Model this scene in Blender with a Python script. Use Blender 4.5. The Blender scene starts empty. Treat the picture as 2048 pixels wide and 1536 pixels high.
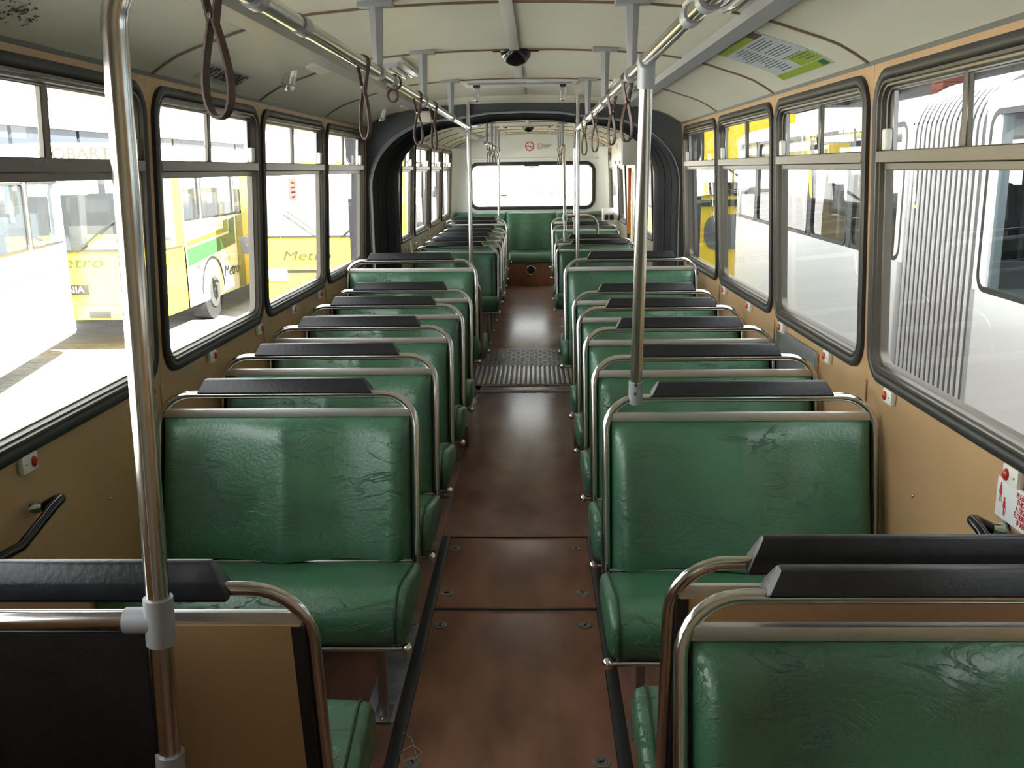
import bpy, bmesh, math, random
from mathutils import Vector, Matrix
from mathutils.geometry import tessellate_polygon
random.seed(7)
S = bpy.context.scene
COL = S.collection
PI = math.pi

# ------------------------------------------------------------------ camera, sky, exposure
cam = bpy.data.objects.new('camera', bpy.data.cameras.new('camera'))
COL.objects.link(cam)
cam.data.sensor_width = 36.0
cam.data.lens = 36.0 * 1900.0 / 2048.0
cam.data.clip_start = 0.02
cam.data.clip_end = 400
def cam_axes():
    f = 1900.0
    d = Vector(((1072 - 1024) / f, (338 - 768) / f, 1.0)).normalized()
    ph = math.radians(.7)
    u = Vector((math.cos(ph), -math.sin(ph), 0)); u = (u - d * u.dot(d)).normalized()
    w = u.cross(d)
    # rows of R: image-right, image-down, forward, each in bus coordinates
    right = Vector((u[0], d[0], w[0])); down = Vector((u[1], d[1], w[1])); fwd = Vector((u[2], d[2], w[2]))
    return right, down, fwd
_r, _d, _f = cam_axes()
cam.matrix_world = Matrix(((_r[0], -_d[0], -_f[0], .09), (_r[1], -_d[1], -_f[1], 0.0), (_r[2], -_d[2], -_f[2], 1.65), (0, 0, 0, 1)))
S.camera = cam
S.view_settings.view_transform = 'Standard'
S.view_settings.look = 'None'
S.view_settings.gamma = 1
S.view_settings.use_curve_mapping = False
S.view_settings.exposure = 0.06
W = bpy.data.worlds.new('world'); S.world = W; W.use_nodes = True
_n = W.node_tree.nodes; _n.clear()
_bg = _n.new('ShaderNodeBackground'); _out = _n.new('ShaderNodeOutputWorld')
_bg.inputs['Color'].default_value = (.96, .985, 1.0, 1); _bg.inputs['Strength'].default_value = 4.8
W.node_tree.links.new(_bg.outputs[0], _out.inputs[0])
_sl = bpy.data.lights.new('sun', 'SUN'); _sl.energy = 80.0; _sl.angle = math.radians(1.0); _sl.color = (1.0, .96, .9)
sun = bpy.data.objects.new('sun', _sl); COL.objects.link(sun); sun.location = (20, -20, 30)
sun.rotation_euler = Vector((1.0, -.8, 1.0)).to_track_quat('Z', 'Y').to_euler()     # over the depot roof, lighting the yard

# ------------------------------------------------------------------ materials
MATS = {}
def mat(name, col, rough=.5, metal=0.0, bump=None, vary=None, spec=.5, emit=None):
    if name in MATS: return MATS[name]
    m = bpy.data.materials.new(name); m.use_nodes = True
    nt = m.node_tree; p = nt.nodes['Principled BSDF']
    p.inputs['Base Color'].default_value = (*col, 1)
    p.inputs['Roughness'].default_value = rough
    p.inputs['Metallic'].default_value = metal
    p.inputs['Specular IOR Level'].default_value = spec
    tc = nt.nodes.new('ShaderNodeTexCoord')
    if vary:
        sc, amt = vary[0], vary[1]
        no = nt.nodes.new('ShaderNodeTexNoise'); no.inputs['Scale'].default_value = sc; no.inputs['Detail'].default_value = 6
        if len(vary) > 2:
            mp = nt.nodes.new('ShaderNodeMapping'); mp.inputs['Scale'].default_value = vary[2]
            nt.links.new(tc.outputs['Object'], mp.inputs['Vector']); nt.links.new(mp.outputs[0], no.inputs['Vector'])
        else: nt.links.new(tc.outputs['Object'], no.inputs['Vector'])
        cr = nt.nodes.new('ShaderNodeValToRGB')
        cr.color_ramp.elements[0].position = .3; cr.color_ramp.elements[1].position = .7
        cr.color_ramp.elements[0].color = (*[c * (1 - amt) for c in col], 1)
        cr.color_ramp.elements[1].color = (*[min(1, c * (1 + amt)) for c in col], 1)
        nt.links.new(no.outputs['Fac'], cr.inputs[0]); nt.links.new(cr.outputs[0], p.inputs['Base Color'])
    if bump:
        sc, st = bump[0], bump[1]
        no = nt.nodes.new('ShaderNodeTexNoise'); no.inputs['Scale'].default_value = sc; no.inputs['Detail'].default_value = 5
        nt.links.new(tc.outputs['Object'], no.inputs['Vector'])
        bp = nt.nodes.new('ShaderNodeBump'); bp.inputs['Strength'].default_value = st; bp.inputs['Distance'].default_value = .01
        nt.links.new(no.outputs['Fac'], bp.inputs['Height']); nt.links.new(bp.outputs[0], p.inputs['Normal'])
    if emit:
        p.inputs['Emission Color'].default_value = (*emit[0], 1); p.inputs['Emission Strength'].default_value = emit[1]
    MATS[name] = m
    return m
def vinyl(name, col, rough, strength):
    m = mat(name, col, rough)
    nt = m.node_tree; p = nt.nodes['Principled BSDF']; L = nt.links
    tc = nt.nodes.new('ShaderNodeTexCoord'); oi = nt.nodes.new('ShaderNodeObjectInfo')
    ad = nt.nodes.new('ShaderNodeVectorMath'); ad.operation = 'ADD'
    sc = nt.nodes.new('ShaderNodeVectorMath'); sc.operation = 'SCALE'; sc.inputs['Scale'].default_value = 9.0
    cb = nt.nodes.new('ShaderNodeCombineXYZ')
    for i in range(3): L.new(oi.outputs['Random'], cb.inputs[i])
    L.new(cb.outputs[0], sc.inputs[0]); L.new(tc.outputs['Object'], ad.inputs[0]); L.new(sc.outputs[0], ad.inputs[1])
    # creases: ridged lines of two distorted noises, where a patchy mask lets them through
    n1 = nt.nodes.new('ShaderNodeTexNoise'); n1.inputs['Scale'].default_value = 8; n1.inputs['Detail'].default_value = 7; n1.inputs['Roughness'].default_value = .62; n1.inputs['Distortion'].default_value = .9
    mpn = nt.nodes.new('ShaderNodeMapping'); mpn.inputs['Scale'].default_value = (.75, 1, 1.7); L.new(ad.outputs[0], mpn.inputs['Vector']); L.new(mpn.outputs[0], n1.inputs['Vector'])
    a = nt.nodes.new('ShaderNodeMath'); a.operation = 'SUBTRACT'; a.inputs[1].default_value = .5; L.new(n1.outputs['Fac'], a.inputs[0])
    b = nt.nodes.new('ShaderNodeMath'); b.operation = 'ABSOLUTE'; L.new(a.outputs[0], b.inputs[0])
    c = nt.nodes.new('ShaderNodeMapRange'); c.inputs['From Max'].default_value = .022; L.new(b.outputs[0], c.inputs['Value'])
    n2 = nt.nodes.new('ShaderNodeTexNoise'); n2.inputs['Scale'].default_value = 4.5; L.new(ad.outputs[0], n2.inputs['Vector'])
    mk = nt.nodes.new('ShaderNodeMapRange'); mk.inputs['From Min'].default_value = .38; mk.inputs['From Max'].default_value = .62; L.new(n2.outputs['Fac'], mk.inputs['Value'])
    iv = nt.nodes.new('ShaderNodeMath'); iv.operation = 'SUBTRACT'; iv.inputs[0].default_value = 1; L.new(c.outputs[0], iv.inputs[1])
    mu = nt.nodes.new('ShaderNodeMath'); mu.operation = 'MULTIPLY'; L.new(iv.outputs[0], mu.inputs[0]); L.new(mk.outputs[0], mu.inputs[1])
    n3 = nt.nodes.new('ShaderNodeTexNoise'); n3.inputs['Scale'].default_value = 95; n3.inputs['Detail'].default_value = 3; L.new(ad.outputs[0], n3.inputs['Vector'])
    s3 = nt.nodes.new('ShaderNodeMath'); s3.operation = 'MULTIPLY_ADD'; s3.inputs[1].default_value = .4; L.new(n3.outputs['Fac'], s3.inputs[0])
    ng = nt.nodes.new('ShaderNodeMath'); ng.operation = 'MULTIPLY'; ng.inputs[1].default_value = -.6; L.new(mu.outputs[0], ng.inputs[0]); L.new(ng.outputs[0], s3.inputs[2])
    bp = nt.nodes.new('ShaderNodeBump'); bp.inputs['Strength'].default_value = strength; bp.inputs['Distance'].default_value = .004
    L.new(s3.outputs[0], bp.inputs['Height']); L.new(bp.outputs[0], p.inputs['Normal'])
    p.inputs['Specular IOR Level'].default_value = 1.0
    n4 = nt.nodes.new('ShaderNodeTexNoise'); n4.inputs['Scale'].default_value = 5; n4.inputs['Detail'].default_value = 4; L.new(ad.outputs[0], n4.inputs['Vector'])
    cr = nt.nodes.new('ShaderNodeValToRGB'); cr.color_ramp.elements[0].position = .3; cr.color_ramp.elements[1].position = .72
    cr.color_ramp.elements[0].color = (*[x * .78 for x in col], 1); cr.color_ramp.elements[1].color = (*[x * 1.2 for x in col], 1)
    L.new(n4.outputs['Fac'], cr.inputs[0]); L.new(cr.outputs[0], p.inputs['Base Color'])
    return m
def glass(name, tint, ior=1.45, rough=0.0, haze=0.0):
    m = bpy.data.materials.new(name); m.use_nodes = True; nt = m.node_tree; nt.nodes.clear()
    o = nt.nodes.new('ShaderNodeOutputMaterial'); mx = nt.nodes.new('ShaderNodeMixShader'); fr = nt.nodes.new('ShaderNodeFresnel')
    
    ge = nt.nodes.new('ShaderNodeNewGeometry'); mr = nt.nodes.new('ShaderNodeMapRange')
    mr.inputs['To Min'].default_value = ior; mr.inputs['To Max'].default_value = 1 / ior      # same reflection from either side of the sheet
    nt.links.new(ge.outputs['Backfacing'], mr.inputs['Value']); nt.links.new(mr.outputs[0], fr.inputs['IOR'])
    t = nt.nodes.new('ShaderNodeBsdfTransparent'); t.inputs[0].default_value = (*tint, 1)
    g = nt.nodes.new('ShaderNodeBsdfGlossy'); g.inputs['Roughness'].default_value = rough
    nt.links.new(fr.outputs[0], mx.inputs[0]); nt.links.new(t.outputs[0], mx.inputs[1]); nt.links.new(g.outputs[0], mx.inputs[2]); nt.links.new(mx.outputs[0], o.inputs[0])
    MATS[name] = m
    if haze:  # pale diffuse mix that paints glare over the glass
        m2 = nt.nodes.new('ShaderNodeMixShader'); m2.inputs[0].default_value = haze; df = nt.nodes.new('ShaderNodeBsdfDiffuse'); df.inputs[0].default_value = (.8, .84, .86, 1)
        nt.links.new(mx.outputs[0], m2.inputs[1]); nt.links.new(df.outputs[0], m2.inputs[2]); nt.links.new(m2.outputs[0], o.inputs[0])
    return m
STEEL = mat('brushed_steel', (.66, .645, .62), .16, 1.0)
STEEL_D = mat('worn_steel', (.36, .35, .34), .32, 1.0)
ALU = mat('window_aluminium', (.14, .128, .108), .36, .75, bump=(90, .05))
CHROME = mat('chrome', (.8, .8, .8), .08, 1.0)
GREYCAST = mat('grey_casting', (.36, .38, .40), .45, .3)
GREYPAINT = mat('grey_paint', (.33, .345, .355), .4)
GREEN = vinyl('green_vinyl', (.033, .137, .064), .42, .95)
GREEN_D = mat('green_piping', (.012, .05, .026), .4)
BLACKV = mat('black_vinyl', (.0115, .0128, .0155), .38, bump=(90, .10), vary=(40, .25))
TAN = mat('tan_laminate', (.50, .32, .165), .36, vary=(3, .05))
TAN_R = mat('rear_wall_panel', (.42, .37, .28), .38, vary=(3, .05))
CREAM = mat('cream_ceiling', (.67, .655, .535), .42, vary=(2.5, .03))
BEAD = mat('brown_bead', (.20, .13, .085), .5)
STRIPG = mat('grey_strip', (.58, .57, .50), .4)
RUBBER = mat('black_rubber', (.018, .017, .016), .48)
FRUBBER = mat('floor_edging_rubber', (.02, .02, .022), .42)
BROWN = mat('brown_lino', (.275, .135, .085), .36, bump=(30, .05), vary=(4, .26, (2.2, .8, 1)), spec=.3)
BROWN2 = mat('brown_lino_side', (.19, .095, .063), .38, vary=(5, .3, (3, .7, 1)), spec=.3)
AISLE = mat('worn_aisle_lino', (.245, .142, .10), .27, bump=(18, .07), vary=(5, .22, (1, .6, 1)))
TREAD = mat('aluminium_tread', (.36, .34, .31), .36, .7, vary=(25, .4))
DARKP = mat('bellows_grey', (.055, .062, .07), .55)
BELLOW = mat('bellows_rubber', (.022, .024, .026), .6, bump=(50, .2))
WHITEP = mat('white_plastic', (.78, .77, .70), .35)
REDP = mat('red_plastic', (.5, .03, .02), .3)
WHITEW = mat('white_rear_wall', (.70, .71, .66), .4)
BLACKP = mat('black_gloss', (.008, .008, .009), .08)
SCRATCH = mat('black_panel_laminate', (.008, .008, .01), .3, bump=(120, .1), vary=(60, .5))
LEATHER = mat('brown_leather', (.07, .03, .016), .5, vary=(60, .4))
ORANGE = mat('orange_enamel', (.60, .16, .02), .35)
RED = mat('sign_red', (.55, .02, .025), .5)
INK = mat('sign_ink', (.02, .02, .02), .5)
INKG = mat('sign_grey_ink', (.13, .14, .15), .5)
SIGNW = mat('sign_white', (.74, .77, .78), .4)
SIGNB = mat('poster_pale_blue', (.50, .55, .58), .4)
LIME = mat('poster_lime', (.30, .42, .03), .45)
DKGREEN = mat('poster_dark_green', (.02, .12, .07), .45)
PAPER = bpy.data.materials.new('translucent_paper'); PAPER.use_nodes = True
_nt = PAPER.node_tree; _nt.nodes.remove(_nt.nodes['Principled BSDF']); _tr = _nt.nodes.new('ShaderNodeBsdfTranslucent'); _tr.inputs[0].default_value = (.5, .4, .38, 1)
_nt.links.new(_tr.outputs[0], _nt.nodes['Material Output'].inputs[0])
LENS = mat('lamp_lens', (.75, .78, .76), .12, 0)
GLASS = glass('window_glass', (.97, .985, .98))
GLASS_B = glass('tinted_bus_glass', (.50, .56, .58))
GLASS_C = glass('clear_bus_glass', (.82, .86, .87))
GLASS_M = glass('glare_windscreen', (.55, .58, .6), 1.45, 0, .3)  # blown-out reflection put into the glass as white diffuse
GLASS_D = glass('glare_tinted_glass', (.5, .56, .58), 1.45, 0, .03)  # faint diffuse share imitates the veil of glare on the windows
BUSW = mat('bus_white', (.80, .82, .82), .35)
BUSY = mat('bus_yellow', (.80, .58, .03), .35)
BUSG = mat('bus_green', (.018, .10, .03), .4)
BUSL = mat('bus_lime', (.20, .22, .02), .4)
BUSIN = mat('bus_interior', (.06, .066, .072), .6)
TYRE = mat('tyre_black', (.012, .012, .012), .7)
HUBM = mat('hub_silver', (.07, .07, .07), .4, .3)
BELLOUT = mat('outer_bellows_grey', (.22, .21, .205), .6)
BELLRIB = mat('outer_bellows_rib', (.6, .6, .6), .5)
PAVE = mat('paving', (.20, .20, .195), .8, vary=(2, .15))
PAVER = mat('paver_grey', (.27, .268, .26), .8, vary=(3, .15))
BRICKC = mat('red_column_brick', (.15, .036, .026), .8, vary=(6, .25))
ROOFS = mat('depot_steel', (.055, .062, .07), .6)
SKYL = mat('depot_sheeting', (.45, .45, .43), .5)
BLDW = mat('building_white', (.80, .80, .78), .7)
BLDB = mat('building_glazing', (.022, .028, .036), .4)
TREE = mat('hill_green', (.045, .055, .04), .9, vary=(1, .6))
JUNK = [mat('junk_tan', (.075, .065, .055), .8), mat('junk_grey', (.05, .06, .065), .7), mat('junk_red', (.05, .045, .042), .7)]

# ------------------------------------------------------------------ mesh helpers
class B:
    def __init__(s): s.bm = bmesh.new()
    def box(s, c, d, bev=0.0, M=None):
        r = bmesh.ops.create_cube(s.bm, size=1.0)
        vs = r['verts']
        bmesh.ops.scale(s.bm, vec=d, verts=vs); bmesh.ops.translate(s.bm, vec=c, verts=vs)
        if bev:
            es = list({e for v in vs for e in v.link_edges})
            q = bmesh.ops.bevel(s.bm, geom=es, offset=bev, segments=2, profile=.6, affect='EDGES')
            vs = list({v for f in q['faces'] for v in f.verts} | {v for v in vs if v.is_valid})
        if M: bmesh.ops.transform(s.bm, matrix=M, verts=vs)
        return vs
    def loops(s, Ls, closed=True, cap0=False, cap1=False, wrap=False):
        rows = [[s.bm.verts.new(p) for p in L] for L in Ls]
        n = len(rows[0])
        pairs = list(zip(rows, rows[1:])) + ([(rows[-1], rows[0])] if wrap else [])
        for a, b in pairs:
            for i in range(n if closed else n - 1):
                j = (i + 1) % n
                try: s.bm.faces.new((a[i], a[j], b[j], b[i]))
                except ValueError: pass
        if cap0: s.bm.faces.new(rows[0][::-1])
        if cap1: s.bm.faces.new(rows[-1])
        return rows
    def tube(s, pts, r, n=10, cap=True, closed=False):
        pts = [Vector(p) for p in pts]; m = len(pts); Ls = []
        t0 = (pts[1] - pts[0]).normalized()
        nrm = t0.orthogonal().normalized()
        for i, p in enumerate(pts):
            if closed: t = (pts[(i + 1) % m] - pts[i - 1]).normalized()
            else: t = (pts[min(i + 1, m - 1)] - pts[max(i - 1, 0)]).normalized()
            nrm = (nrm - t * nrm.dot(t)).normalized(); bn = t.cross(nrm)
            rr = r[i] if isinstance(r, (list, tuple)) else r
            Ls.append([p + (nrm * math.cos(2 * PI * k / n) + bn * math.sin(2 * PI * k / n)) * rr for k in range(n)])
        s.loops(Ls, True, cap and not closed, cap and not closed, closed)
    def ribbon(s, pts, w, t, side, closed=False):
        # flat strap: width w along 'side', thickness t across it
        pts = [Vector(p) for p in pts]; m = len(pts); sd = Vector(side).normalized(); Ls = []
        for i, p in enumerate(pts):
            tg = (pts[(i + 1) % m] - pts[i - 1]) if closed else (pts[min(i + 1, m - 1)] - pts[max(i - 1, 0)])
            nr = tg.normalized().cross(sd).normalized()
            Ls.append([p + sd * w / 2 + nr * t / 2, p - sd * w / 2 + nr * t / 2, p - sd * w / 2 - nr * t / 2, p + sd * w / 2 - nr * t / 2])
        s.loops(Ls, True, not closed, not closed, closed)
    def cyl(s, p0, p1, r, n=16, r1=None):
        s.tube([p0, p1], [r, r if r1 is None else r1], n)
    def sphere(s, c, r, seg=12, ring=8, sc=(1, 1, 1)):
        q = bmesh.ops.create_uvsphere(s.bm, u_segments=seg, v_segments=ring, radius=r)
        bmesh.ops.scale(s.bm, vec=sc, verts=q['verts']); bmesh.ops.translate(s.bm, vec=c, verts=q['verts'])
    def prism(s, prof, f0, f1):
        # prof: list of 2D points; f0/f1 map them to 3D ends
        s.loops([[f0(*p) for p in prof], [f1(*p) for p in prof]], True, True, True)
    def poly(s, pts):
        s.bm.faces.new([s.bm.verts.new(p) for p in pts])
    def sheet_hole(s, outer, holes, fmap, thick):
        allp = [Vector((p[0], p[1], 0)) for p in outer]; lists = [allp]
        for h in holes: lists.append([Vector((p[0], p[1], 0)) for p in h])
        tris = tessellate_polygon(lists); flat = [p for L in lists for p in L]
        va = [s.bm.verts.new(fmap(p[0], p[1], 0)) for p in flat]
        vb = [s.bm.verts.new(fmap(p[0], p[1], thick)) for p in flat]
        for t in tris:
            try:
                s.bm.faces.new([va[i] for i in t]); s.bm.faces.new([vb[i] for i in reversed(t)])
            except ValueError: pass
        k = 0
        for L in lists:
            n = len(L)
            for i in range(n):
                a, b = k + i, k + (i + 1) % n
                try: s.bm.faces.new((va[a], va[b], vb[b], vb[a]))
                except ValueError: pass
            k += n
    def mesh(s, name, m, smooth=None):
        bmesh.ops.remove_doubles(s.bm, verts=s.bm.verts, dist=1e-6)
        bmesh.ops.recalc_face_normals(s.bm, faces=s.bm.faces)
        me = bpy.data.meshes.new(name); s.bm.to_mesh(me); s.bm.free()
        for x in (m if isinstance(m, (list, tuple)) else [m]): me.materials.append(x)
        if smooth is not None:
            me.polygons.foreach_set('use_smooth', [True] * len(me.polygons))
            me.set_sharp_from_angle(angle=math.radians(smooth))
        return me
def link(name, me, parent=None, loc=None):
    o = bpy.data.objects.new(name, me); COL.objects.link(o)
    if parent: o.parent = parent
    if loc: o.location = loc
    return o
def obj(name, b, m, parent=None, smooth=40): return link(name, b.mesh(name, m, smooth), parent)
def empty(name, loc=(0, 0, 0), rz=0.0, parent=None):
    o = bpy.data.objects.new(name, None); COL.objects.link(o); o.location = loc; o.rotation_euler = (0, 0, rz); o.empty_display_size = .05
    if parent: o.parent = parent
    return o
def tag(o, label, cat, group=None):
    o['label'] = label; o['category'] = cat
    if group: o['group'] = group
    return o
def struct(o, label=None):
    o['kind'] = 'structure'
    if label: o['label'] = label
    return o
def dup(root, loc=None, rz=None):
    r = root.copy(); COL.objects.link(r)
    if loc is not None: r.location = loc
    if rz is not None: r.rotation_euler = (0, 0, rz)
    for ch in list(root.children):
        c = ch.copy(); COL.objects.link(c); c.parent = r
        for g in list(ch.children):
            d = g.copy(); COL.objects.link(d); d.parent = c
    return r
def text(name, s, size, m, parent, origin, right, up, align='CENTER', ext=.0006, squeeze=1.0, shear=0.0):
    cu = bpy.data.curves.new(name, 'FONT'); cu.body = s; cu.size = size; cu.align_x = align; cu.align_y = 'CENTER'; cu.extrude = ext; cu.shear = shear
    cu.resolution_u = 3
    t = bpy.data.objects.new(name, cu); COL.objects.link(t)
    dg = bpy.context.evaluated_depsgraph_get(); dg.update()
    me = bpy.data.meshes.new_from_object(t.evaluated_get(dg)); bpy.data.objects.remove(t); bpy.data.curves.remove(cu)
    r = Vector(right).normalized(); u = Vector(up).normalized(); n = r.cross(u)
    o0 = Vector(origin)
    for v in me.vertices: v.co = o0 + r * v.co.x * squeeze + u * v.co.y + n * v.co.z
    me.materials.clear(); me.materials.append(m)
    return link(name, me, parent)
def fillet(pts, rad, seg=6):
    pts = [Vector(p) for p in pts]; out = [pts[0]]
    for i in range(1, len(pts) - 1):
        a, b, c = pts[i - 1], pts[i], pts[i + 1]
        u = (a - b); v = (c - b); lu, lv = u.length, v.length; u.normalize(); v.normalize()
        ang = u.angle(v); d = min(rad / math.tan(ang / 2), lu * .49, lv * .49); r = d * math.tan(ang / 2)
        cen = b + (u + v).normalized() * (r / math.sin(ang / 2))
        p0, p1 = b + u * d, b + v * d
        e0, e1 = (p0 - cen), (p1 - cen); th = e0.angle(e1); ax = e0.cross(e1).normalized()
        for k in range(seg + 1): out.append(cen + Matrix.Rotation(th * k / seg, 3, ax) @ e0)
    out.append(pts[-1]); return out
def rrect(a0, a1, b0, b1, r, n=6):
    out = []
    for cx, cy, st in ((a1 - r, b1 - r, 0), (a0 + r, b1 - r, 90), (a0 + r, b0 + r, 180), (a1 - r, b0 + r, 270)):
        for k in range(n + 1):
            t = math.radians(st + 90 * k / n); out.append((cx + r * math.cos(t), cy + r * math.sin(t)))
    return out

# ------------------------------------------------------------------ bus shell: floor, walls, windows, ceiling
def wallx(z): return 1.17 - .0446 * (max(z, .95) - .95)
CP = [(0, 2.157), (.2, 2.154), (.41, 2.146), (.60, 2.13), (.70, 2.114), (.77, 2.10), (.84, 2.08), (.9, 2.06), (.97, 2.038), (1.03, 2.015), (1.08, 1.987), (1.125, 1.957)]
def ceilz(x):
    x = abs(x)
    for (a, za), (b, zb) in zip(CP, CP[1:]):
        if x <= b: return za + (zb - za) * (x - a) / (b - a)
    return CP[-1][1]
SILL, HEAD = .985, 1.925
FRONT_BAYS = [(-.66, .56, -.62, .50), (.56, 1.83, .62, 1.79), (1.83, 3.07, 1.88, 3.04), (3.07, 4.30, 3.10, 4.28), (4.30, 5.63, 4.325, 5.605), (5.63, 7.02, 5.655, 6.89)]
REAR_L = [(8.70, 9.74, 8.80, 9.66), (9.74, 11.2, 9.82, 11.12), (11.2, 12.6, 11.28, 12.52), (12.6, 14.31, 12.68, 14.02)]
REAR_R = [(8.70, 9.80, 8.80, 9.70), (9.80, 11.35, None, None), (11.35, 12.35, 11.42, 12.28), (12.35, 14.31, 12.42, 13.95)]
win_no = [0]
def ring(b, s, y0, y1, z0, z1, r, steps, wrap=True):
    # steps: (inset, protrusion into the cabin)
    Ls = []
    for d, p in steps:
        Ls.append([(s * (wallx(z) - p), y, z) for y, z in rrect(y0 + d, y1 - d, z0 + d, z1 - d, max(r - d, .012), 7)])
    b.loops(Ls, True, wrap=wrap)
def build_window(s, y0, y1, label, fancy=True):
    win_no[0] += 1
    root = struct(empty('window_%d' % win_no[0], (0, 0, 0)), label)
    b = B(); ring(b, s, y0, y1, SILL, HEAD, .105, [(-.004, -.002), (-.002, .012), (.012, .017), (.026, .013), (.034, .002), (.034, -.03), (-.004, -.03)])
    obj('rubber_seal', b, RUBBER, root)
    b = B(); ring(b, s, y0, y1, SILL, HEAD, .105, [(.030, -.001), (.032, .012), (.040, .012), (.043, .004), (.049, .003), (.053, -.010), (.058, -.012), (.058, -.036), (.030, -.036)])
    obj('window_frame', b, ALU, root)
    def bx(n, m, ya, yb, za, zb, p0, p1, bev=.003, par=root):
        b = B(); q = []
        for p in (p0, p1):
            q.append([(s * (wallx(z) - p), y, z) for y, z in ((ya, za), (yb, za), (yb, zb), (ya, zb))])
        b.loops(q, True, True, True)
        if bev: bmesh.ops.bevel(b.bm, geom=list(b.bm.edges), offset=bev, segments=1, affect='EDGES')
        return obj(n, b, m, par)
    bx('transom', ALU, y0 + .036, y1 - .036, 1.655, 1.692, -.034, .014)
    bx('transom_lip', ALU, y0 + .07, y1 - .07, 1.634, 1.656, -.034, -.004, .002)
    ym = (y0 + y1) / 2 - .01
    bx('pane_divider', ALU, ym - .015, ym + .015, 1.69, HEAD - .05, -.026, -.010)
    bx('divider_seal', RUBBER, ym + .015, ym + .025, 1.69, HEAD - .05, -.030, -.014, 0)
    bx('sash_rail', STEEL_D, y0 + .05, y1 - .05, HEAD - .060, HEAD - .052, -.034, -.010, .002)
    bx('sash_stile', STEEL_D, y1 - .088, y1 - .056, 1.69, HEAD - .06, -.034, -.018, .002)
    bx('latch', WHITEP, y1 - .095, y1 - .058, 1.692, 1.755, -.016, .004, .004)
    def pane(n, ya, yb, za, zb, p):
        b = B(); b.poly([(s * (wallx(z) - p), y, z) for y, z in ((ya, za), (yb, za), (yb, zb), (ya, zb))]); obj(n, b, GLASS, root)
    pane('upper_pane', y0 + .06, ym, 1.675, HEAD - .06, -.026); pane('upper_pane', ym, y1 - .06, 1.675, HEAD - .06, -.034)
    pane('lower_pane', y0 + .06, y1 - .06, SILL + .06, 1.645, -.032)
    return root
CREAMW = WHITEW
WALL_L = struct(empty('wall_left')); WALL_R = struct(empty('wall_right'))
def build_wall(s, bays, m):
    root = WALL_L if s < 0 else WALL_R
    for a, c, y0, y1 in bays:
        b = B()
        outer = [(a + .0015, .0), (c - .0015, 0), (c - .0015, .95), (c - .0015, 1.96), (a + .0015, 1.96), (a + .0015, .95)]
        holes = [] if c < .6 else [rrect(y0 + .01, y1 - .01, SILL + .01, HEAD - .01, .095, 7)] if y0 is not None else [rrect(a + .12, c - .12, .12, 1.62, .09, 7)]  # unseen first bay kept solid to hold light off the nearest seats
        b.sheet_hole(outer, holes, lambda y, z, t: (s * (wallx(z) + t), y, z), .035)
        obj('wall_panel', b, m, root, 30)
names = ['nearest the camera but one', 'beside the first seats', 'second in view', 'third in view', 'last before the bellows']
order = ['behind the camera', 'level with the camera', 'nearest in view', 'second from the camera', 'third from the camera', 'last before the bellows']
for s, sd in ((-1, 'yard'), (1, 'depot')):
    build_wall(s, FRONT_BAYS, TAN)
    for k, (a, c, y0, y1) in list(enumerate(FRONT_BAYS))[1:]: build_window(s, y0, y1, 'sliding bus window on the %s side, %s' % (sd, order[k]))
build_wall(-1, REAR_L, TAN_R); build_wall(1, REAR_R, TAN_R)
for s, bays, sd in ((-1, REAR_L, 'yard'), (1, REAR_R, 'door')):
    for k, (a, c, y0, y1) in enumerate(bays):
        if y0 is not None: build_window(s, y0, y1, 'small far window in the rear section on the %s side, number %d past the bellows' % (sd, k + 1))
# grey access panel on the right wall
b = B(); b.box((1.166, 3.93, .66), (.008, .62, .58), .002); ap = obj('access_panel', b, mat('panel_steel', (.22, .23, .24), .3, .4), WALL_R)
b = B(); b.box((1.163, 3.61, .66), (.012, .014, .58), .002); obj('cover_strip', b, STEEL, WALL_R)
# vertical cover strips of the side walls and wall screws
for s, root in ((-1, WALL_L), (1, WALL_R)):
    for y in (1.83, 3.07, 4.30, 5.63):
        b = B(); b.box((s * 1.1665, y, .49), (.006, .022, .95), .002); obj('cover_strip', b, TAN, root)
    for y, z in ((2.62, .72), (2.0, .6), (3.5, .7)):
        b = B(); b.sphere((s * 1.168, y, z), .006, 8, 5); obj('wall_screw', b, STEEL, root)

# exit door in the rear section, right side
door = struct(empty('door_1', (0, 0, 0)), 'glazed folding exit door in the rear section')
for y0, y1 in ((9.94, 10.56), (10.60, 11.21)):
    b = B(); b.sheet_hole([(y0, .13), (y1, .13), (y1, 1.61), (y0, 1.61)], [rrect(y0 + .05, y1 - .05, .25, 1.55, .05)], lambda y, z, t: (wallx(z) - .005 + t, y, z), .03)
    lf = obj('door_leaf', b, STRIPG, door)
    b = B(); b.poly([(wallx(z) + .01, y, z) for y, z in ((y0 + .04, .24), (y1 - .04, .24), (y1 - .04, 1.56), (y0 + .04, 1.56))]); obj('door_pane', b, GLASS, lf)

# cornice strips between the walls and the ceiling
for k, (s, y0, y1) in enumerate(((-1, -.66, 7.0), (1, -.66, 7.0), (-1, 8.72, 14.25), (1, 8.72, 14.25))):
    b = B(); b.prism([(0, -.009), (.005, -.009), (.010, .002), (.0, .009)], lambda u, v: (s * (1.128 - u), y0, 1.957 + v), lambda u, v: (s * (1.128 - u), y1, 1.957 + v))
    struct(obj('trim_%d' % (k + 1), b, mat('cornice_grey', (.13, .14, .14), .45)))

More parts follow.
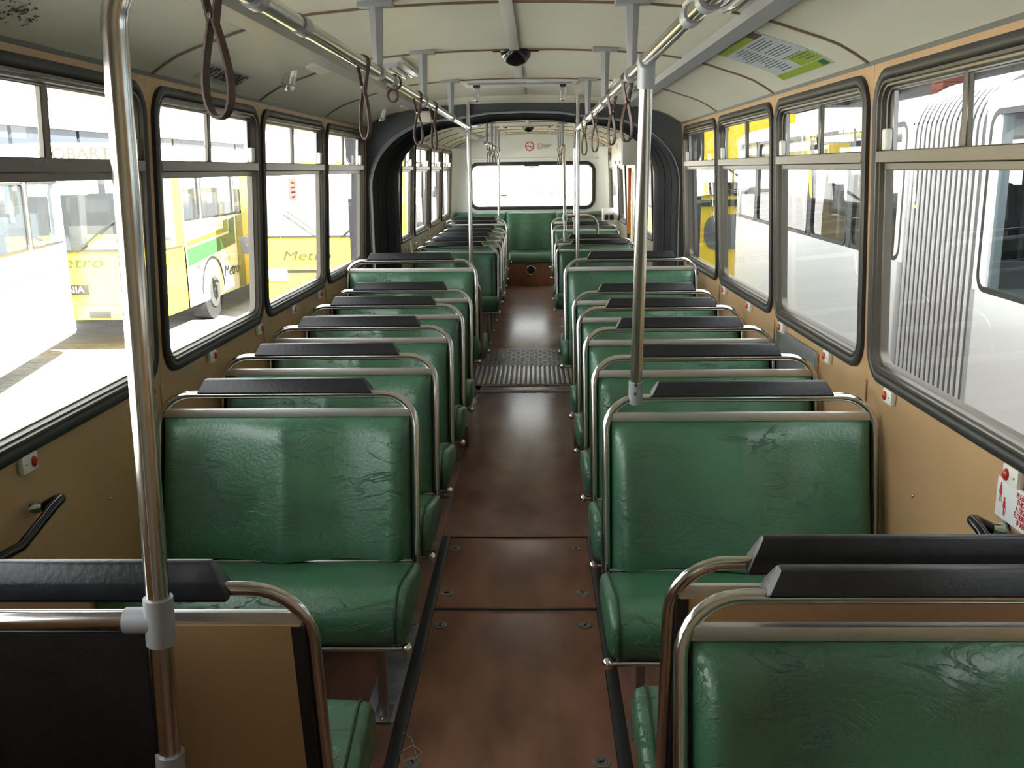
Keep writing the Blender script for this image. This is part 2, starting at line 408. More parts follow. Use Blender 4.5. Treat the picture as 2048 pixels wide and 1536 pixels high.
# ceiling
CEIL = struct(empty('ceiling', (0, 0, 0)))
def ceil_strip(y0, y1, xa, xb, m=CREAM):
    xs = sorted({xa, xb} | {sg * x for x, _ in CP for sg in (1, -1) if xa < sg * x < xb})
    b = B(); sec = [(x, ceilz(x)) for x in xs] + [(x, ceilz(x) + .02) for x in reversed(xs)]
    b.prism(sec, lambda x, z: (x, y0, z), lambda x, z: (x, y1, z))
    return obj('ceiling_panel', b, m, CEIL, 30)
def bead(y):
    b = B(); xs = [sg * x for sg in (-1, 1) for x, _ in (reversed(CP) if sg < 0 else CP)]
    pts = [(x, y, ceilz(x) - .001) for x in xs]
    pts = [p for i, p in enumerate(pts) if i == 0 or p != pts[i - 1]]
    b.tube(pts, .0065, 6); obj('seam_bead', b, BEAD, CEIL)
SEAMS_F = [-.66, .56, 1.83, 3.11, 4.31, 5.64, 7.0]; SEAMS_R = [8.72, 9.74, 10.7, 11.7, 12.7, 13.6, 14.3]
for seams in (SEAMS_F, SEAMS_R):
    for y0, y1 in zip(seams, seams[1:]):
        for xa, xb in ((-1.125, -.7605), (-.7595, -.001), (.001, .7595), (.7605, 1.125)): ceil_strip(y0 + .001, y1 - .001, xa, xb)
    for y in seams[1:]: bead(y)
    bead(seams[0] + .02)
b = B(); b.box((0, 2.9, 2.152), (.042, 2.82, .008), .002); obj('centre_strip', b, STRIPG, CEIL)
b = B(); b.box((0, 5.15, 2.152), (.042, .85, .008), .002); obj('centre_strip', b, STRIPG, CEIL)
b = B(); b.box((0, 6.55, 2.152), (.042, .5, .008), .002); obj('centre_strip', b, STRIPG, CEIL)
b = B(); b.box((0, 11.4, 2.152), (.042, 5.3, .008), .002); obj('centre_strip', b, STRIPG, CEIL)
for s in (-1, 1):                                                    # grey conduits along the coves
    for y0, y1 in ((-.6, 6.95), (8.8, 14.0)):
        b = B(); b.prism([(-.04, .0), (-.034, -.03), (.016, -.044), (.045, -.008)], lambda u, v: (s * (.757 + u), y0, 2.108 + v), lambda u, v: (s * (.757 + u), y1, 2.108 + v))
        obj('cable_duct', b, mat('duct_grey', (.44, .445, .42), .35) if s < 0 else GREYPAINT, CEIL, 20)
b = B()                                                              # outer roof skin keeps the daylight out of the seams
for y0, y1 in ((-1.3, 7.05), (8.68, 14.4)):
    sec = [(1.26, 1.93)] + [(x * 1.10, z + .09) for x, z in reversed(CP)] + [(-x * 1.10, z + .09) for x, z in CP[1:]] + [(-1.26, 1.93)]
    b.loops([[(x, y0, z) for x, z in sec], [(x, y1, z) for x, z in sec]], False)
obj('roof_skin', b, BUSW, CEIL, 30)
# unseen solid front wall, windscreen closed to cut light on the nearest seats
b = B(); b.sheet_hole([(-1.17, 0), (1.17, 0), (1.17, 1.96), (.8, 2.15), (-.8, 2.15), (-1.17, 1.96)], [], lambda x, z, t: (x, -.68 - t, z), .04)
struct(obj('wall_front_blocker', b, CREAM))
# floor
FL = struct(obj('floor', (lambda b: (b.box((0, 6.75, -.045), (2.5, 14.9, .03)), b)[1])(B()), RUBBER))
def fpanel(n, m, x0, x1, y0, y1, z=0.0, t=.03, bev=.002):
    b = B(); b.box(((x0 + x1) / 2, (y0 + y1) / 2, z - t / 2), (x1 - x0, y1 - y0, t), bev); return obj(n, b, m, FL)
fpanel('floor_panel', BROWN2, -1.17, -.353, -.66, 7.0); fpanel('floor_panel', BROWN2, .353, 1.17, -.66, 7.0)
def hatch(y0, y1, lat):
    h = fpanel('floor_hatch', BROWN, -.312, .312, y0 + .006, y1 - .006)
    for x, y in lat:
        b = B(); b.cyl((x, y, -.004), (x, y, .003), .026, 20); l = obj('hatch_latch', b, TREAD, h)
        b = B(); b.tube([(x + .017 * math.cos(t * PI / 8), y + .017 * math.sin(t * PI / 8), .003) for t in range(16)], .002, 5, closed=True); obj('latch_ring', b, STEEL_D, h)
        b = B(); b.box((x, y, .004), (.018, .006, .004), .001, Matrix.Translation((x, y, 0)) @ Matrix.Rotation(random.uniform(0, 3), 4, 'Z') @ Matrix.Translation((-x, -y, 0))); obj('latch_key', b, RUBBER, h)
hatch(-.66, 1.2, []); hatch(1.2, 2.27, [(-.27, 1.33), (.265, 1.33)])
hatch(2.27, 3.37, [(-.273, 2.40), (.266, 2.405), (-.277, 3.237), (.263, 3.238)])
hatch(3.37, 4.10, [(-.278, 3.51), (.265, 3.51), (-.282, 3.97), (.258, 3.97)])
fpanel('floor_panel', AISLE, -.352, .352, 4.112, 7.6, .0)
for s in (-1, 1):
    b = B(); b.prism([(.313, -.02), (.313, .002), (.322, .005), (.345, .005), (.354, .001), (.354, -.02)], lambda u, v: (s * u, -.66, v), lambda u, v: (s * u, 4.11, v)); obj('floor_edging', b, FRUBBER, FL)
for y in (2.27, 3.37, 4.10):
    b = B(); b.box((0, y, -.002), (.63, .016, .012), .003); obj('floor_edging', b, FRUBBER, FL)
# steel strip with rivets under the left seats
st = fpanel('steel_strip', mat('galvanised_strip', (.30, .32, .34), .4, .7, vary=(14, .3)), -.452, -.356, 2.6, 3.25, .003, .004)
for y in (2.66, 2.74, 2.9, 2.98, 3.1, 3.18):
    for x in (-.437, -.371):
        b = B(); b.sphere((x, y, .003), .0045, 8, 5); obj('rivet', b, STEEL_D, st)
# articulation floor: ribbed tongue with a curved front edge, then chequer plate
x0, x1 = -.47, .47
def front_edge(x): return 7.23 + .13 * (x + .04) ** 2
b = B(); xs = [x0 + (x1 - x0) * i / 24 for i in range(25)]
b.loops([[(x, front_edge(x), -.006) for x in xs], [(x, front_edge(x), .004) for x in xs], [(x, front_edge(x) + .01, .006) for x in xs], [(x, 7.93, .006) for x in xs], [(x, 7.93, -.006) for x in xs]], False)
tg_ = obj('tread_tongue', b, mat('tread_groove', (.035, .034, .033), .5, .3), FL, 20)
b = B(); b.tube([(x, front_edge(x) + .002, .003) for x in xs], .005, 6); obj('tread_nosing', b, STEEL_D, tg_)
for i in range(24):
    x = x0 + .02 + .039 * i
    b = B(); b.box((x, (front_edge(x) + 7.93) / 2 + .006, .008), (.021, 7.92 - front_edge(x), .009), .002); obj('tread_rib', b, TREAD, tg_)
pl = fpanel('chequer_plate', MATS['tread_groove'], -.47, .47, 7.935, 8.75, .006, .012)
b = B()
for j in range(26):
    for i in range(12):
        x = -.44 + .08 * i + (.04 if (j // 1) % 2 else 0); y = 7.95 + j * .031
        if x < .45: b.box((x, y, .008), (.05, .014, .006))
bb = obj('chequer_lugs', b, TREAD, pl); bb['kind'] = 'stuff'
fpanel('floor_panel', BELLOW, -1.17, -.471, 7.0, 8.75); fpanel('floor_panel', BELLOW, .471, 1.17, 7.0, 8.75)
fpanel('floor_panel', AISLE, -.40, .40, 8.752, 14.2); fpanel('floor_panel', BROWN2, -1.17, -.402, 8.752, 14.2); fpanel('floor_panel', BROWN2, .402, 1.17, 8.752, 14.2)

# bellows of the articulation
BEL = struct(empty('trim_5', (0, 0, 0)), 'dark grey bellows arch joining the two bus sections')
def arch(inset, n=14):
    w = 1.175 - inset; top = 2.095 - inset * .8; r = .40
    pts = [(-w, 0.0), (-w, .5), (-w, 1.0), (-w, top - r - .12)]
    for k in range(1, n + 1):
        t = PI - (PI / 2) * k / n; pts.append((-w + r + .18 + (r + .18) * math.cos(t), top - r - .12 + (r + .07) * math.sin(t)))
    pts.append((-.25, top - .008)); pts.append((0, top))
    return pts + [(-x, z) for x, z in reversed(pts[:-1])]
b = B(); b.sheet_hole([(-1.28, -.02), (1.28, -.02), (1.28, 1.9), (.9, 2.3), (-.9, 2.3), (-1.28, 1.9)], [[(x, max(z, .005)) for x, z in arch(.05)]], lambda x, z, t: (x, 7.01 + t, z), .06); obj('front_arch', b, DARKP, BEL)
b = B(); b.tube([(x, 7.0, z) for x, z in arch(.053)], .0035, 6); obj('arch_piping', b, mat('piping_grey', (.25, .26, .26), .5), BEL)
b = B(); xs = [-.95 + 1.9 * i / 24 for i in range(25)]
b.loops([[(x, 6.93, ceilz(x) + .004) for x in xs], [(x, 6.995, ceilz(x) - .046 * (1 - (abs(x) / .95) ** 3)) for x in xs], [(x, 7.008, ceilz(x) - .046 * (1 - (abs(x) / .95) ** 3)) for x in xs]], False); obj('arch_filler', b, CREAM, BEL, 50)
b = B(); seq = []
for k in range(37): seq.append((.003 if k % 2 else .062 - .03 * k / 36, 7.10 + 1.55 * k / 36))
b.loops([[(x, y, z) for x, z in arch(i)] for i, y in seq], False); obj('bellows_folds', b, BELLOW, BEL, 20)
for y in (7.42, 7.87, 8.32):
    b = B(); b.tube([(x, y, z) for x, z in arch(.062 - .03 * (y - 7.1) / 1.55)], .005, 6); obj('bellows_hoop', b, DARKP, BEL)
b = B(); b.loops([[(x, y, z) for x, z in arch(i)] for i, y in ((.0, 8.65), (.028, 8.65), (.028, 8.73), (.0, 8.73))], False); obj('rear_arch', b, BELLOW, BEL)
b = B(); b.sheet_hole([(-1.28, -.02), (1.28, -.02), (1.28, 1.9), (.9, 2.3), (-.9, 2.3), (-1.28, 1.9)], [[(x, max(z, .005)) for x, z in arch(.026)]], lambda x, z, t: (x, 8.66 + t, z), .05); obj('rear_collar', b, BELLOW, BEL)

# rear wall with window
RW = struct(empty('wall_rear'))
b = B(); b.sheet_hole([(-1.17, 0), (1.17, 0), (1.17, .95), (1.125, 1.96)] + [(sg * x, z) for sg in (1,) for x, z in reversed(CP[1:])] + [(-x, z) for x, z in CP] + [(-1.125, 1.96), (-1.17, .95)], [rrect(-.89, .95, 1.075, 1.745, .13, 8)], lambda x, z, t: (x, 14.3 + t, z), .04)
obj('wall_panel', b, WHITEW, RW)
for s in (-1, 1):                                                    # rounded corners
    b = B(); Ls = []
    for k in range(7):
        t = k / 6 * PI / 2; Ls.append([(s * (wallx(z) + .0 - .20 * (1 - math.sin(t)) ), 14.1 + .2 - .2 * math.cos(t) if False else 14.1 + .2 * (1 - math.cos(PI / 2 - t)) if False else 14.1 + .2 * math.cos(t), z) for z in (0, .5, .95, 1.4, 1.957)])
    b.loops(Ls, False); obj('corner_panel', b, WHITEW, RW, 60)
win_no[0] += 1
rwin = struct(empty('window_%d' % win_no[0]), 'wide rear window above the bench seat')
def rring(n, m, steps):
    b = B(); b.loops([[(x, 14.3 - p, z) for x, z in rrect(-.90 + d, .96 - d, 1.065 + d, 1.755 - d, .14 - d, 8)] for d, p in steps], True, wrap=True); obj(n, b, m, rwin)
rring('rubber_seal', RUBBER, [(0, 0), (0, .014), (.012, .018), (.034, .012), (.036, -.04), (0, -.04)])
rring('window_frame', ALU, [(.034, .004), (.036, .01), (.05, .008), (.054, -.03), (.034, -.03)])
b = B(); b.poly([(-.86, 14.31, 1.105), (.92, 14.31, 1.105), (.92, 14.31, 1.715), (-.86, 14.31, 1.715)]); obj('pane', b, GLASS, rwin)
for x, z, w, h in ((.03, 1.70, .22, .02), (.03, 1.675, .09, .01), (-.62, 1.16, .10, .012), (-.62, 1.13, .13, .010), (.70, 1.14, .12, .01)):
    b = B(); b.box((x, 14.296, z), (w, .012, h), .003); obj('window_catch', b, RUBBER, rwin)
b = B(); b.box((0, 14.285, 1.80), (2.0, .03, .022), .006); obj('ledge_strip', b, WHITEW, RW)
# blue-white sticker in the third left window, on the glass
# ------------------------------------------------------------------ seats
def prof_seat():
    return [(-.165, .352), (-.165, .415), (-.18, .428), (-.34, .462), (-.47, .490), (-.52, .492), (-.565, .478), (-.592, .448), (-.60, .415), (-.594, .372), (-.582, .354)]
def make_seat(s):
    root = empty('bench_seat')
    LEAN = .2
    py = lambda z: -(.94 - z) * LEAN
    X = lambda x: s * x
    b = B(); pts = fillet([(X(.013), py(.36), .36), (X(.013), 0, .94), (X(.857), 0, .94), (X(.857), py(.36), .36)], .105, 8)
    b.tube(pts, .0135, 12); obj('seat_frame', b, STEEL, root, 60)
    b = B(); b.box((X(.435), py(.881), .881), (.83, .020, .026), .0012); obj('cross_bar', b, mat('satin_steel', (.74, .73, .71), .42, 1.0), root, 20)
    # black top pad wrapped over the rail
    sec = [(-.018, .006), (-.026, .009), (-.028, .013), (-.016, .048), (-.013, .0515), (-.009, .053), (.010, .053), (.016, .050), (.032, .024), (.033, .018), (.032, -.010), (.028, -.016), (.014, -.018), (.0, -.002)]
    b = B(); Ls = []
    for xe, d, k in ((.149, 1, .86), (.151, 1, .96), (.156, 1, 1.0), (.721, -1, 1.0), (.726, -1, .96), (.728, -1, .86)):
        Ls.append([(X(xe + d * .50 * max(z, 0)), y * k, .94 + (z - .018) * k + .018) for y, z in sec])
    b.loops(Ls, True, True, True); obj('top_pad', b, BLACKV, root, 25)
    # backrest cushion: two hollowed places with a ridge between them
    nx, nz = 40, 16; b = B(); rows = []
    for j in range(nz + 1):
        v = j / nz; z = .405 + .462 * v; row = []
        for i in range(nx + 1):
            u = i / nx; x = .032 + .806 * u
            e = (1 - abs(2 * u - 1) ** 14) * (1 - abs(2 * v - 1) ** 12)
            hol = .019 * math.cos(4 * PI * u) * (1 - .25 * v) + .010 * math.exp(-((u - .5) / .035) ** 2) + .006 * math.sin(PI * v)
            wing = .012 * (math.exp(-((u - .04) / .05) ** 2) + math.exp(-((u - .96) / .05) ** 2)) * (1 if v < .8 else max(0, (1 - v) / .2))
            row.append((X(x), py(z) - .006 - (.036 + hol + wing + .045 * (1 - v)) * (e ** .5 if e > 0 else 0), z))
        rows.append(row)
    b.loops(rows, False)
    edge = rows[0] + [r[-1] for r in rows[1:]] + rows[-1][::-1][1:] + [r[0] for r in rows[::-1][1:-1]]
    b.loops([edge, [(x, py(z) + .012, z) for x, y, z in edge]], True, False, True)
    obj('backrest', b, GREEN, root, 60)
    b = B(); b.prism([(.03, .385), (.842, .385), (.842, .872), (.03, .872)], lambda x, z: (X(x), py(z) + .013, z), lambda x, z: (X(x), py(z) + .021, z)); bp = obj('back_panel', b, TAN, root)
    for x in (.030, .832):
        b = B(); b.prism([(x - .006, .38), (x + .016, .38), (x + .016, .87), (x - .006, .87)], lambda x, z: (X(x), py(z) + .004, z), lambda x, z: (X(x), py(z) + .024, z)); obj('edge_trim', b, RUBBER, bp)
    # seat cushion
    pr = prof_seat(); cy = sum(p[0] for p in pr) / len(pr); cz = sum(p[1] for p in pr) / len(pr)
    def sec_at(x, k, dz=0): return [(X(x), cy + (y - cy) * k, cz + (z - cz) * k + dz * (1 if z > .42 else 0)) for y, z in pr]
    b = B(); b.loops([sec_at(-.016, .80), sec_at(-.008, .93), sec_at(.006, .985), sec_at(.015, .975), sec_at(.03, 1.0), sec_at(.2, 1.0, .004), sec_at(.43, 1.0, -.002), sec_at(.66, 1.0, .004), sec_at(.82, 1.0), sec_at(.855, .97), sec_at(.862, .85)], True, True, True)
    cu = obj('seat_cushion', b, GREEN, root, 60)
    b = B(); b.tube(sec_at(.013, .995), .0042, 6, closed=True); obj('piping', b, GREEN_D, cu)
    b = B(); b.box((X(.43), -.375, .344), (.84, .40, .016), .003); obj('seat_pan', b, STEEL_D, root)
    b = B(); b.tube([(X(-.012), -.588, .344), (X(.865), -.588, .344)], .0075, 10); fr = obj('front_rail', b, STEEL, root)
    b = B(); b.sphere((X(-.018), -.588, .344), .0165, 14, 10); obj('ball_end', b, CHROME, fr)
    b = B(); b.tube([(X(.855), -.16, .425), (X(.02), -.16, .425)], .006, 8); obj('rear_rail', b, STEEL, root)
    b = B(); b.box((X(.096), -.37, .169), (.026, .034, .338), .005); lg = obj('leg', b, STEEL_D, root)
    b = B(); b.box((X(.096), -.37, .005), (.055, .10, .008), .002); obj('foot_plate', b, STEEL_D, lg)
    for yy in (-.335, -.408):
        b = B(); b.sphere((X(.096), yy, .011), .007, 8, 6); obj('bolt', b, STEEL, lg)
    b = B(); b.box((X(.10), -.26, .345), (.03, .36, .02), .003); obj('support_bar', b, STEEL_D, root)
    return root
PROTO = {1: make_seat(1), -1: make_seat(-1)}
used = set()
def seat(x, y, s, label, group, facing=1, z=0.0, sz=1.0, sy=1.0):
    key = s * facing
    if key not in used: used.add(key); o = PROTO[key]
    else: o = dup(PROTO[key])
    o.location = (x, y, z); o.rotation_euler = (0, 0, 0 if facing > 0 else PI); o.scale = (1, sy, sz)
    if facing < 0 and y < 3:                                          # the photo shows no bar along the front of these two
        for ch in [c for c in o.children if c.name.startswith('front_rail')]:
            for g in list(ch.children): bpy.data.objects.remove(g)
            bpy.data.objects.remove(ch)
    tag(o, label, 'seat', group); return o
ordn = ['first', 'second', 'third', 'fourth', 'fifth']
GL, GR = 'green bench seats in the row by the yard windows', 'green bench seats in the row by the depot windows'
for k, y in enumerate((3.01, 3.654, 4.348, 5.065, 5.717)):
    seat(-.296, y, -1, 'green bench seat facing the camera, %s of the left-hand front row%s' % (ordn[k], '' if k else ', whole cushion seen'), GL)
for k, y in enumerate((2.93, 3.58, 4.25, 4.91, 5.56)):
    seat(.293, y, 1, 'green bench seat facing the camera, %s of the right-hand front row%s' % (ordn[k], '' if k else ', carrying the pole'), GR)
seat(-.292, 6.2, -1, 'green bench seat raised on a plinth, left of the aisle just before the bellows', GL, z=.135, sy=.66)
seat(.262, 6.17, 1, 'green bench seat raised on a plinth, right of the aisle just before the bellows', GR, z=.135, sy=.88)
seat(-.285, 6.40, -1, 'bench seat back to back with the raised left seat, facing the bellows', GL, -1, sy=.8)
seat(.275, 6.36, 1, 'bench seat back to back with the raised right seat, facing the bellows', GR, -1, sy=.8)
seat(-.300, 1.53, -1, 'tan-backed bench seat facing away, behind the black panel at lower left', GL, -1, sy=.72)
seat(.318, 1.50, 1, 'green bench seat nearest the camera, at lower right', GR, 1)
seat(.322, 1.64, 1, 'tan-backed bench seat facing away, behind the nearest green seat at lower right', GR, -1, sy=.64)
GB = 'green bench seats in the rear section'
for k, y in enumerate((9.48, 10.2, 10.9, 11.6, 12.3)):
    seat(-.282, y, -1, 'small distant green bench seat, %s past the bellows on the left' % ordn[k], GB, sz=.963)
for k, y in enumerate((9.62, 10.4)):
    seat(.282, y, 1, 'small distant green bench seat, %s past the bellows on the right' % ordn[k], GB, sz=.963)
seat(.288, 12.27, 1, 'distant green bench seat beyond the exit door on the right', GB, sz=1.0)
seat(.288, 12.95, 1, 'farthest green bench seat on the right, just before the rear bench', GB, z=.06)
seat(-.298, 12.9, -1, 'farthest raised green seat on the left with a thin pole on its rail', GB, z=.045)
seat(-.29, 13.08, -1, 'distant seat back to back with the raised one, facing the rear bench', GB, -1, z=-.0)
def plinth(n, x0, x1, y0, y1, h):
    b = B(); b.box(((x0 + x1) / 2, (y0 + y1) / 2, h / 2), (x1 - x0, y1 - y0, h), .01); return struct(obj(n, b, BROWN2))
plinth('trim_6', -1.165, -.33, 5.55, 6.3, .134); plinth('trim_7', .31, 1.165, 5.5, 6.26, .134)
plinth('trim_8', -1.165, -.33, 12.3, 12.98, .044); plinth('trim_9', .32, 1.165, 12.35, 13.2, .058)
# rear bench across the back
rb = tag(empty('rear_bench', (0, 13.9, 0)), 'full-width green vinyl bench under the rear window', 'seat')
def bench_cush(n, xa, xb, zz, yy):
    nx = max(4, int((xb - xa) / .05)); b = B(); Ls = []
    for i in range(nx + 1):
        u = i / nx; x = xa + (xb - xa) * u; k = -.03 if i in (0, nx) else .012 * math.cos(PI * 2 * u * round((xb - xa) / .45))
        Ls.append([(x, yy[0] - k, zz[0] + .01), (x, yy[0] - .02 - k, (zz[0] + zz[1]) / 2), (x, yy[1] - k, zz[1] - .02), (x, yy[1] + .04, zz[1]), (x, yy[2], zz[1]), (x, yy[2], zz[0])])
    b.loops(Ls, True, True, True); return obj(n, b, GREEN, rb, 60)
for xa, xb in ((-1.1, -.36), (-.355, .355), (.36, 1.1)):
    bench_cush('backrest', xa, xb, (.49, 1.035), (.17, .24, .37))
    bench_cush('seat_cushion', xa, xb, (.33, .475), (-.17, -.15, .2))
b = B(); b.box((0, .19, .482), (2.2, .04, .012), .003); obj('join_strip', b, STEEL, rb)
b = B(); b.box((0, .05, .165), (2.2, .40, .33), .004); bf = obj('bench_base', b, BROWN, rb)
b = B(); b.tube([(.006 + .062 * math.cos(t * PI / 12), -.155, .225 + .062 * math.sin(t * PI / 12)) for t in range(24)], .011, 8, closed=True); obj('vent_ring', b, CHROME, bf)
b = B(); b.cyl((.006, -.151, .225), (.006, -.153, .225), .06, 24); obj('vent_hole', b, RUBBER, bf)

# ------------------------------------------------------------------ handrails, poles, straps
def handrail(x, z, y0, y1, brs, sleeves, label):
    root = tag(empty('overhead_handrail', (x, (y0 + y1) / 2, z)), label, 'handrail', 'overhead handrails'); yo = (y0 + y1) / 2
    b = B(); b.tube([(0, y0 - yo, 0), (0, y1 - yo, 0)], .0175, 14); obj('rail_tube', b, STEEL, root, 60)
    for y in sleeves:
        b = B(); b.cyl((0, y - yo - .03, 0), (0, y - yo + .03, 0), .0205, 14); obj('sleeve', b, GREYCAST, root, 60)
    for y in brs:
        zt = ceilz(x) - z; yb = y - yo
        b = B(); b.box((0, yb, zt - .008), (.108, .05, .018), .004); bk = obj('bracket_plate', b, GREYPAINT, root)
        b = B(); Ls = []
        for t in (0, .2, .8, 1): 
            w = .020 - .007 * t; d = .015 - .003 * t; zz = zt - .014 - (zt - .014 - .01) * t
            Ls.append([(w, yb + d, zz), (-w, yb + d, zz), (-w, yb - d * .4, zz), (0, yb - d, zz), (w, yb - d * .4, zz)])
        b.loops(Ls, True, True, True); obj('bracket_arm', b, GREYPAINT, bk, 20)
        b = B(); b.cyl((0, yb - .022, 0), (0, yb + .022, 0), .0225, 14); obj('bracket_clamp', b, GREYPAINT, bk, 60)
    return root
handrail(-.39, 1.943, -.5, 6.98, (.4, 1.72, 3.03, 4.24, 5.6), (2.05, 3.3), 'polished overhead handrail on the left with the coiled strap')
handrail(.385, 1.928, -.5, 6.9, (.4, 1.72, 3.06, 4.23, 5.6), (1.9,), 'polished overhead handrail on the right above the white pole')
handrail(-.39, 1.90, 9.3, 13.0, (9.6, 10.6, 11.6, 12.6), (), 'distant overhead handrail on the left in the rear section')
handrail(.385, 1.895, 10.6, 13.2, (10.9, 11.8, 12.8), (), 'distant overhead handrail on the right in the rear section')
def strap(x, y, z, label, group, L=.2, w=.042, tilt=.6, bw=.014):
    root = tag(empty('hand_strap', (x, y, z)), label, 'hand strap', group)
    sd = Vector((math.sin(tilt), math.cos(tilt), 0)); ac = Vector((math.cos(tilt), -math.sin(tilt), 0))
    P = lambda u, v: ac * u + Vector((0, 0, v))
    neck = -.075 if L > .15 else -.05
    pts = [P(.021 * math.cos(t), .021 * math.sin(t)) for t in [PI * (-.18 + 1.36 * k / 12) for k in range(13)]]
    hook = [P(.004, neck)] + pts + [P(-.004, neck)]
    b = B(); b.ribbon(hook, bw, .004, sd); obj('upper_loop', b, LEATHER, root, 50)
    lo = []
    for k in range(25):
        t = k / 24; a = t * 2 * PI
        yy = neck + .012 - (L + neck + .012) * (1 - math.cos(a)) / 2
        ww = (w / 2) * math.sin(a) * (((1 - math.cos(a)) / 2) ** .75 + .12)
        lo.append(P(ww, yy))
    b = B(); b.ribbon(lo[:-1], bw, .004, sd, closed=True); obj('hand_loop', b, LEATHER, root, 50)
    b = B(); b.cyl(P(0, neck + .01) - sd * (bw / 2 + .002) , P(0, neck + .01) + sd * (bw / 2 + .002), .004, 8); obj('rivet', b, STEEL, root)
    return root
GS = 'brown leather hand straps'
strap(-.39, 1.49, 1.943, 'large brown leather hand strap nearest the camera, beside the bent pole', GS, .212, .058, .35, .016)
strap(-.39, 2.76, 1.943, 'brown leather strap on the left handrail beside the coiled strap', GS, .205, .040, .5)
strap(-.39, 4.01, 1.943, 'brown leather strap on the left handrail, first one beyond the coiled strap', GS, .19, .048, .4)
strap(-.39, 4.62, 1.943, 'brown leather strap on the left handrail, last one before the bellows', GS, .2, .036, .5)
strap(.385, 3.2, 1.928, 'brown leather strap on the right handrail, closest to the white pole', GS, .195, .050, -.5)
strap(.385, 3.83, 1.928, 'brown leather strap on the right handrail, second beyond the white pole', GS, .19, .040, -.5)
strap(.385, 4.92, 1.928, 'brown leather strap on the right handrail, third beyond the white pole', GS, .198, .042, -.4)
strap(.385, 5.98, 1.928, 'brown leather strap on the right handrail, last before the bellows', GS, .2, .042, -.4)
for k, y in enumerate((9.9, 10.5, 11.2, 12.4)): strap(-.39, y, 1.90, 'tiny distant hand strap in the rear section, %s from the bellows on the left rail' % ordn[k], GS, .2, .045, .4)
for k, y in enumerate((10.9, 11.7, 12.6)): strap(.385, y, 1.895, 'tiny distant hand strap in the rear section, %s from the bellows on the right rail' % ordn[k], GS, .2, .045, -.4)
cs = tag(empty('hand_strap', (-.39, 3.36, 1.943)), 'brown leather strap coiled tightly round the left handrail', 'hand strap', GS)
b = B()
pts = [(.024 * math.cos(t), .012 * (t / 6 - 1) , .024 * math.sin(t)) for t in [k * PI / 8 for k in range(40)]]
b.ribbon(pts, .014, .004, (0, 1, 0)); obj('upper_loop', b, LEATHER, cs, 50)
b = B(); b.ribbon([(-.006 + .017 * math.sin(t), 0, -.044 - .021 * math.cos(t)) for t in [k * 2 * PI / 20 for k in range(20)]], .014, .005, (.2, 1, 0), closed=True); obj('hand_loop', b, LEATHER, cs, 50)

def pole_thing(label, pts, r, m, loc, collars, group='grab poles'):
    root = tag(empty('grab_pole', loc), label, 'pole', group)
    o = Vector(loc); b = B(); b.tube([Vector(p) - o for p in pts], r, 16); obj('pole_tube', b, m, root, 60)
    for p0, p1, cr in collars:
        b = B(); b.cyl(Vector(p0) - o, Vector(p1) - o, cr, 16); obj('collar', b, GREYCAST, root, 60)
    return root
# bent pole at the left front, with the T joint of the panel rail
PX, PY = -.545, 1.40
LX = lambda z: PX + .0231 * z
lp = pole_thing('tall bent steel pole in front of the black panel at left', fillet([(PX, PY, .012), (LX(1.945), PY, 1.945), (-.30, PY, 1.99)], .13, 10), .0185, STEEL, (PX, PY, 0),
    [((PX, PY, 0.0), (PX, PY, .014), .04), ((LX(.905), PY, .905), (LX(.985), PY, .985), .0235), ((LX(.945), PY, .945), (LX(.945) - .055, PY, .945), .0215), ((LX(.62), PY, .62), (LX(.705), PY, .705), .0235)])
mp = tag(empty('modesty_panel', (-.86, 1.40, .5)), 'scratched black panel under a steel rail, in front of the nearest left seat', 'panel')
b = B(); b.tube([(-.30, 0, .445), (.29, 0, .445)], .0165, 14); obj('panel_rail', b, STEEL, mp, 60)
b = B(); b.box((.004, .0, .175), (.616, .012, .50), .002); obj('panel_board', b, SCRATCH, mp)
b = B(); b.tube([(-.30, 0, .05 - .12), (.262, 0, .05 - .12)], .012, 10); obj('lower_rail', b, STEEL, mp, 60)
# white pole from the first right seat up to the handrail
rp = pole_thing('tall pale steel pole rising from the first right seat to the handrail', [(.40, 2.925, .955), (.388, 2.675, 1.915)], .0185, mat('pale_steel', (.74, .72, .68), .22, 1.0), (.40, 2.92, .95),
    [((.4, 2.928, .925), (.399, 2.915, .998), .0225), ((.389, 2.69, 1.86), (.387, 2.672, 1.935), .0235), ((.386, 2.64, 1.928), (.386, 2.71, 1.928), .0225)])
for t in (.01, .04):
    b = B(); b.sphere((-.004, -.015 - .3 * t, t + .0), .0055, 8, 6); obj('screw', b, RUBBER, rp)
pole_thing('slim upright pole before the bellows, left of the aisle', [(-.39, 6.99, .003), (-.39, 6.99, 2.145)], .0165, STEEL, (-.39, 6.99, 0), [((-.39, 6.99, 1.92), (-.39, 6.99, 1.965), .022), ((-.39, 6.99, 0), (-.39, 6.99, .02), .03)])
pole_thing('slim upright pole before the bellows, right of the aisle', [(.385, 6.92, .003), (.385, 6.92, 2.145)], .0165, STEEL, (.385, 6.92, 0), [((.385, 6.92, 1.905), (.385, 6.92, 1.95), .022), ((.385, 6.92, 0), (.385, 6.92, .02), .03)])
pole_thing('thin far pole standing on the raised seat at the left rear', [(-.41, 12.9, 1.0), (-.40, 12.9, 1.9)], .016, mat('pale_steel', (.7, .7, .7), .3), (-.41, 12.9, 1.0), [((-.41, 12.9, .97), (-.41, 12.9, 1.05), .024)])
pole_thing('thin far pole rising from the second right seat past the bellows', [(.40, 10.4, .93), (.395, 10.62, 1.9)], .016, mat('pale_steel', (.7, .7, .7), .3), (.40, 10.4, .93), [((.4, 10.4, .88), (.4, 10.41, 1.0), .022), ((.399, 10.44, 1.10), (.399, 10.45, 1.16), .026)])
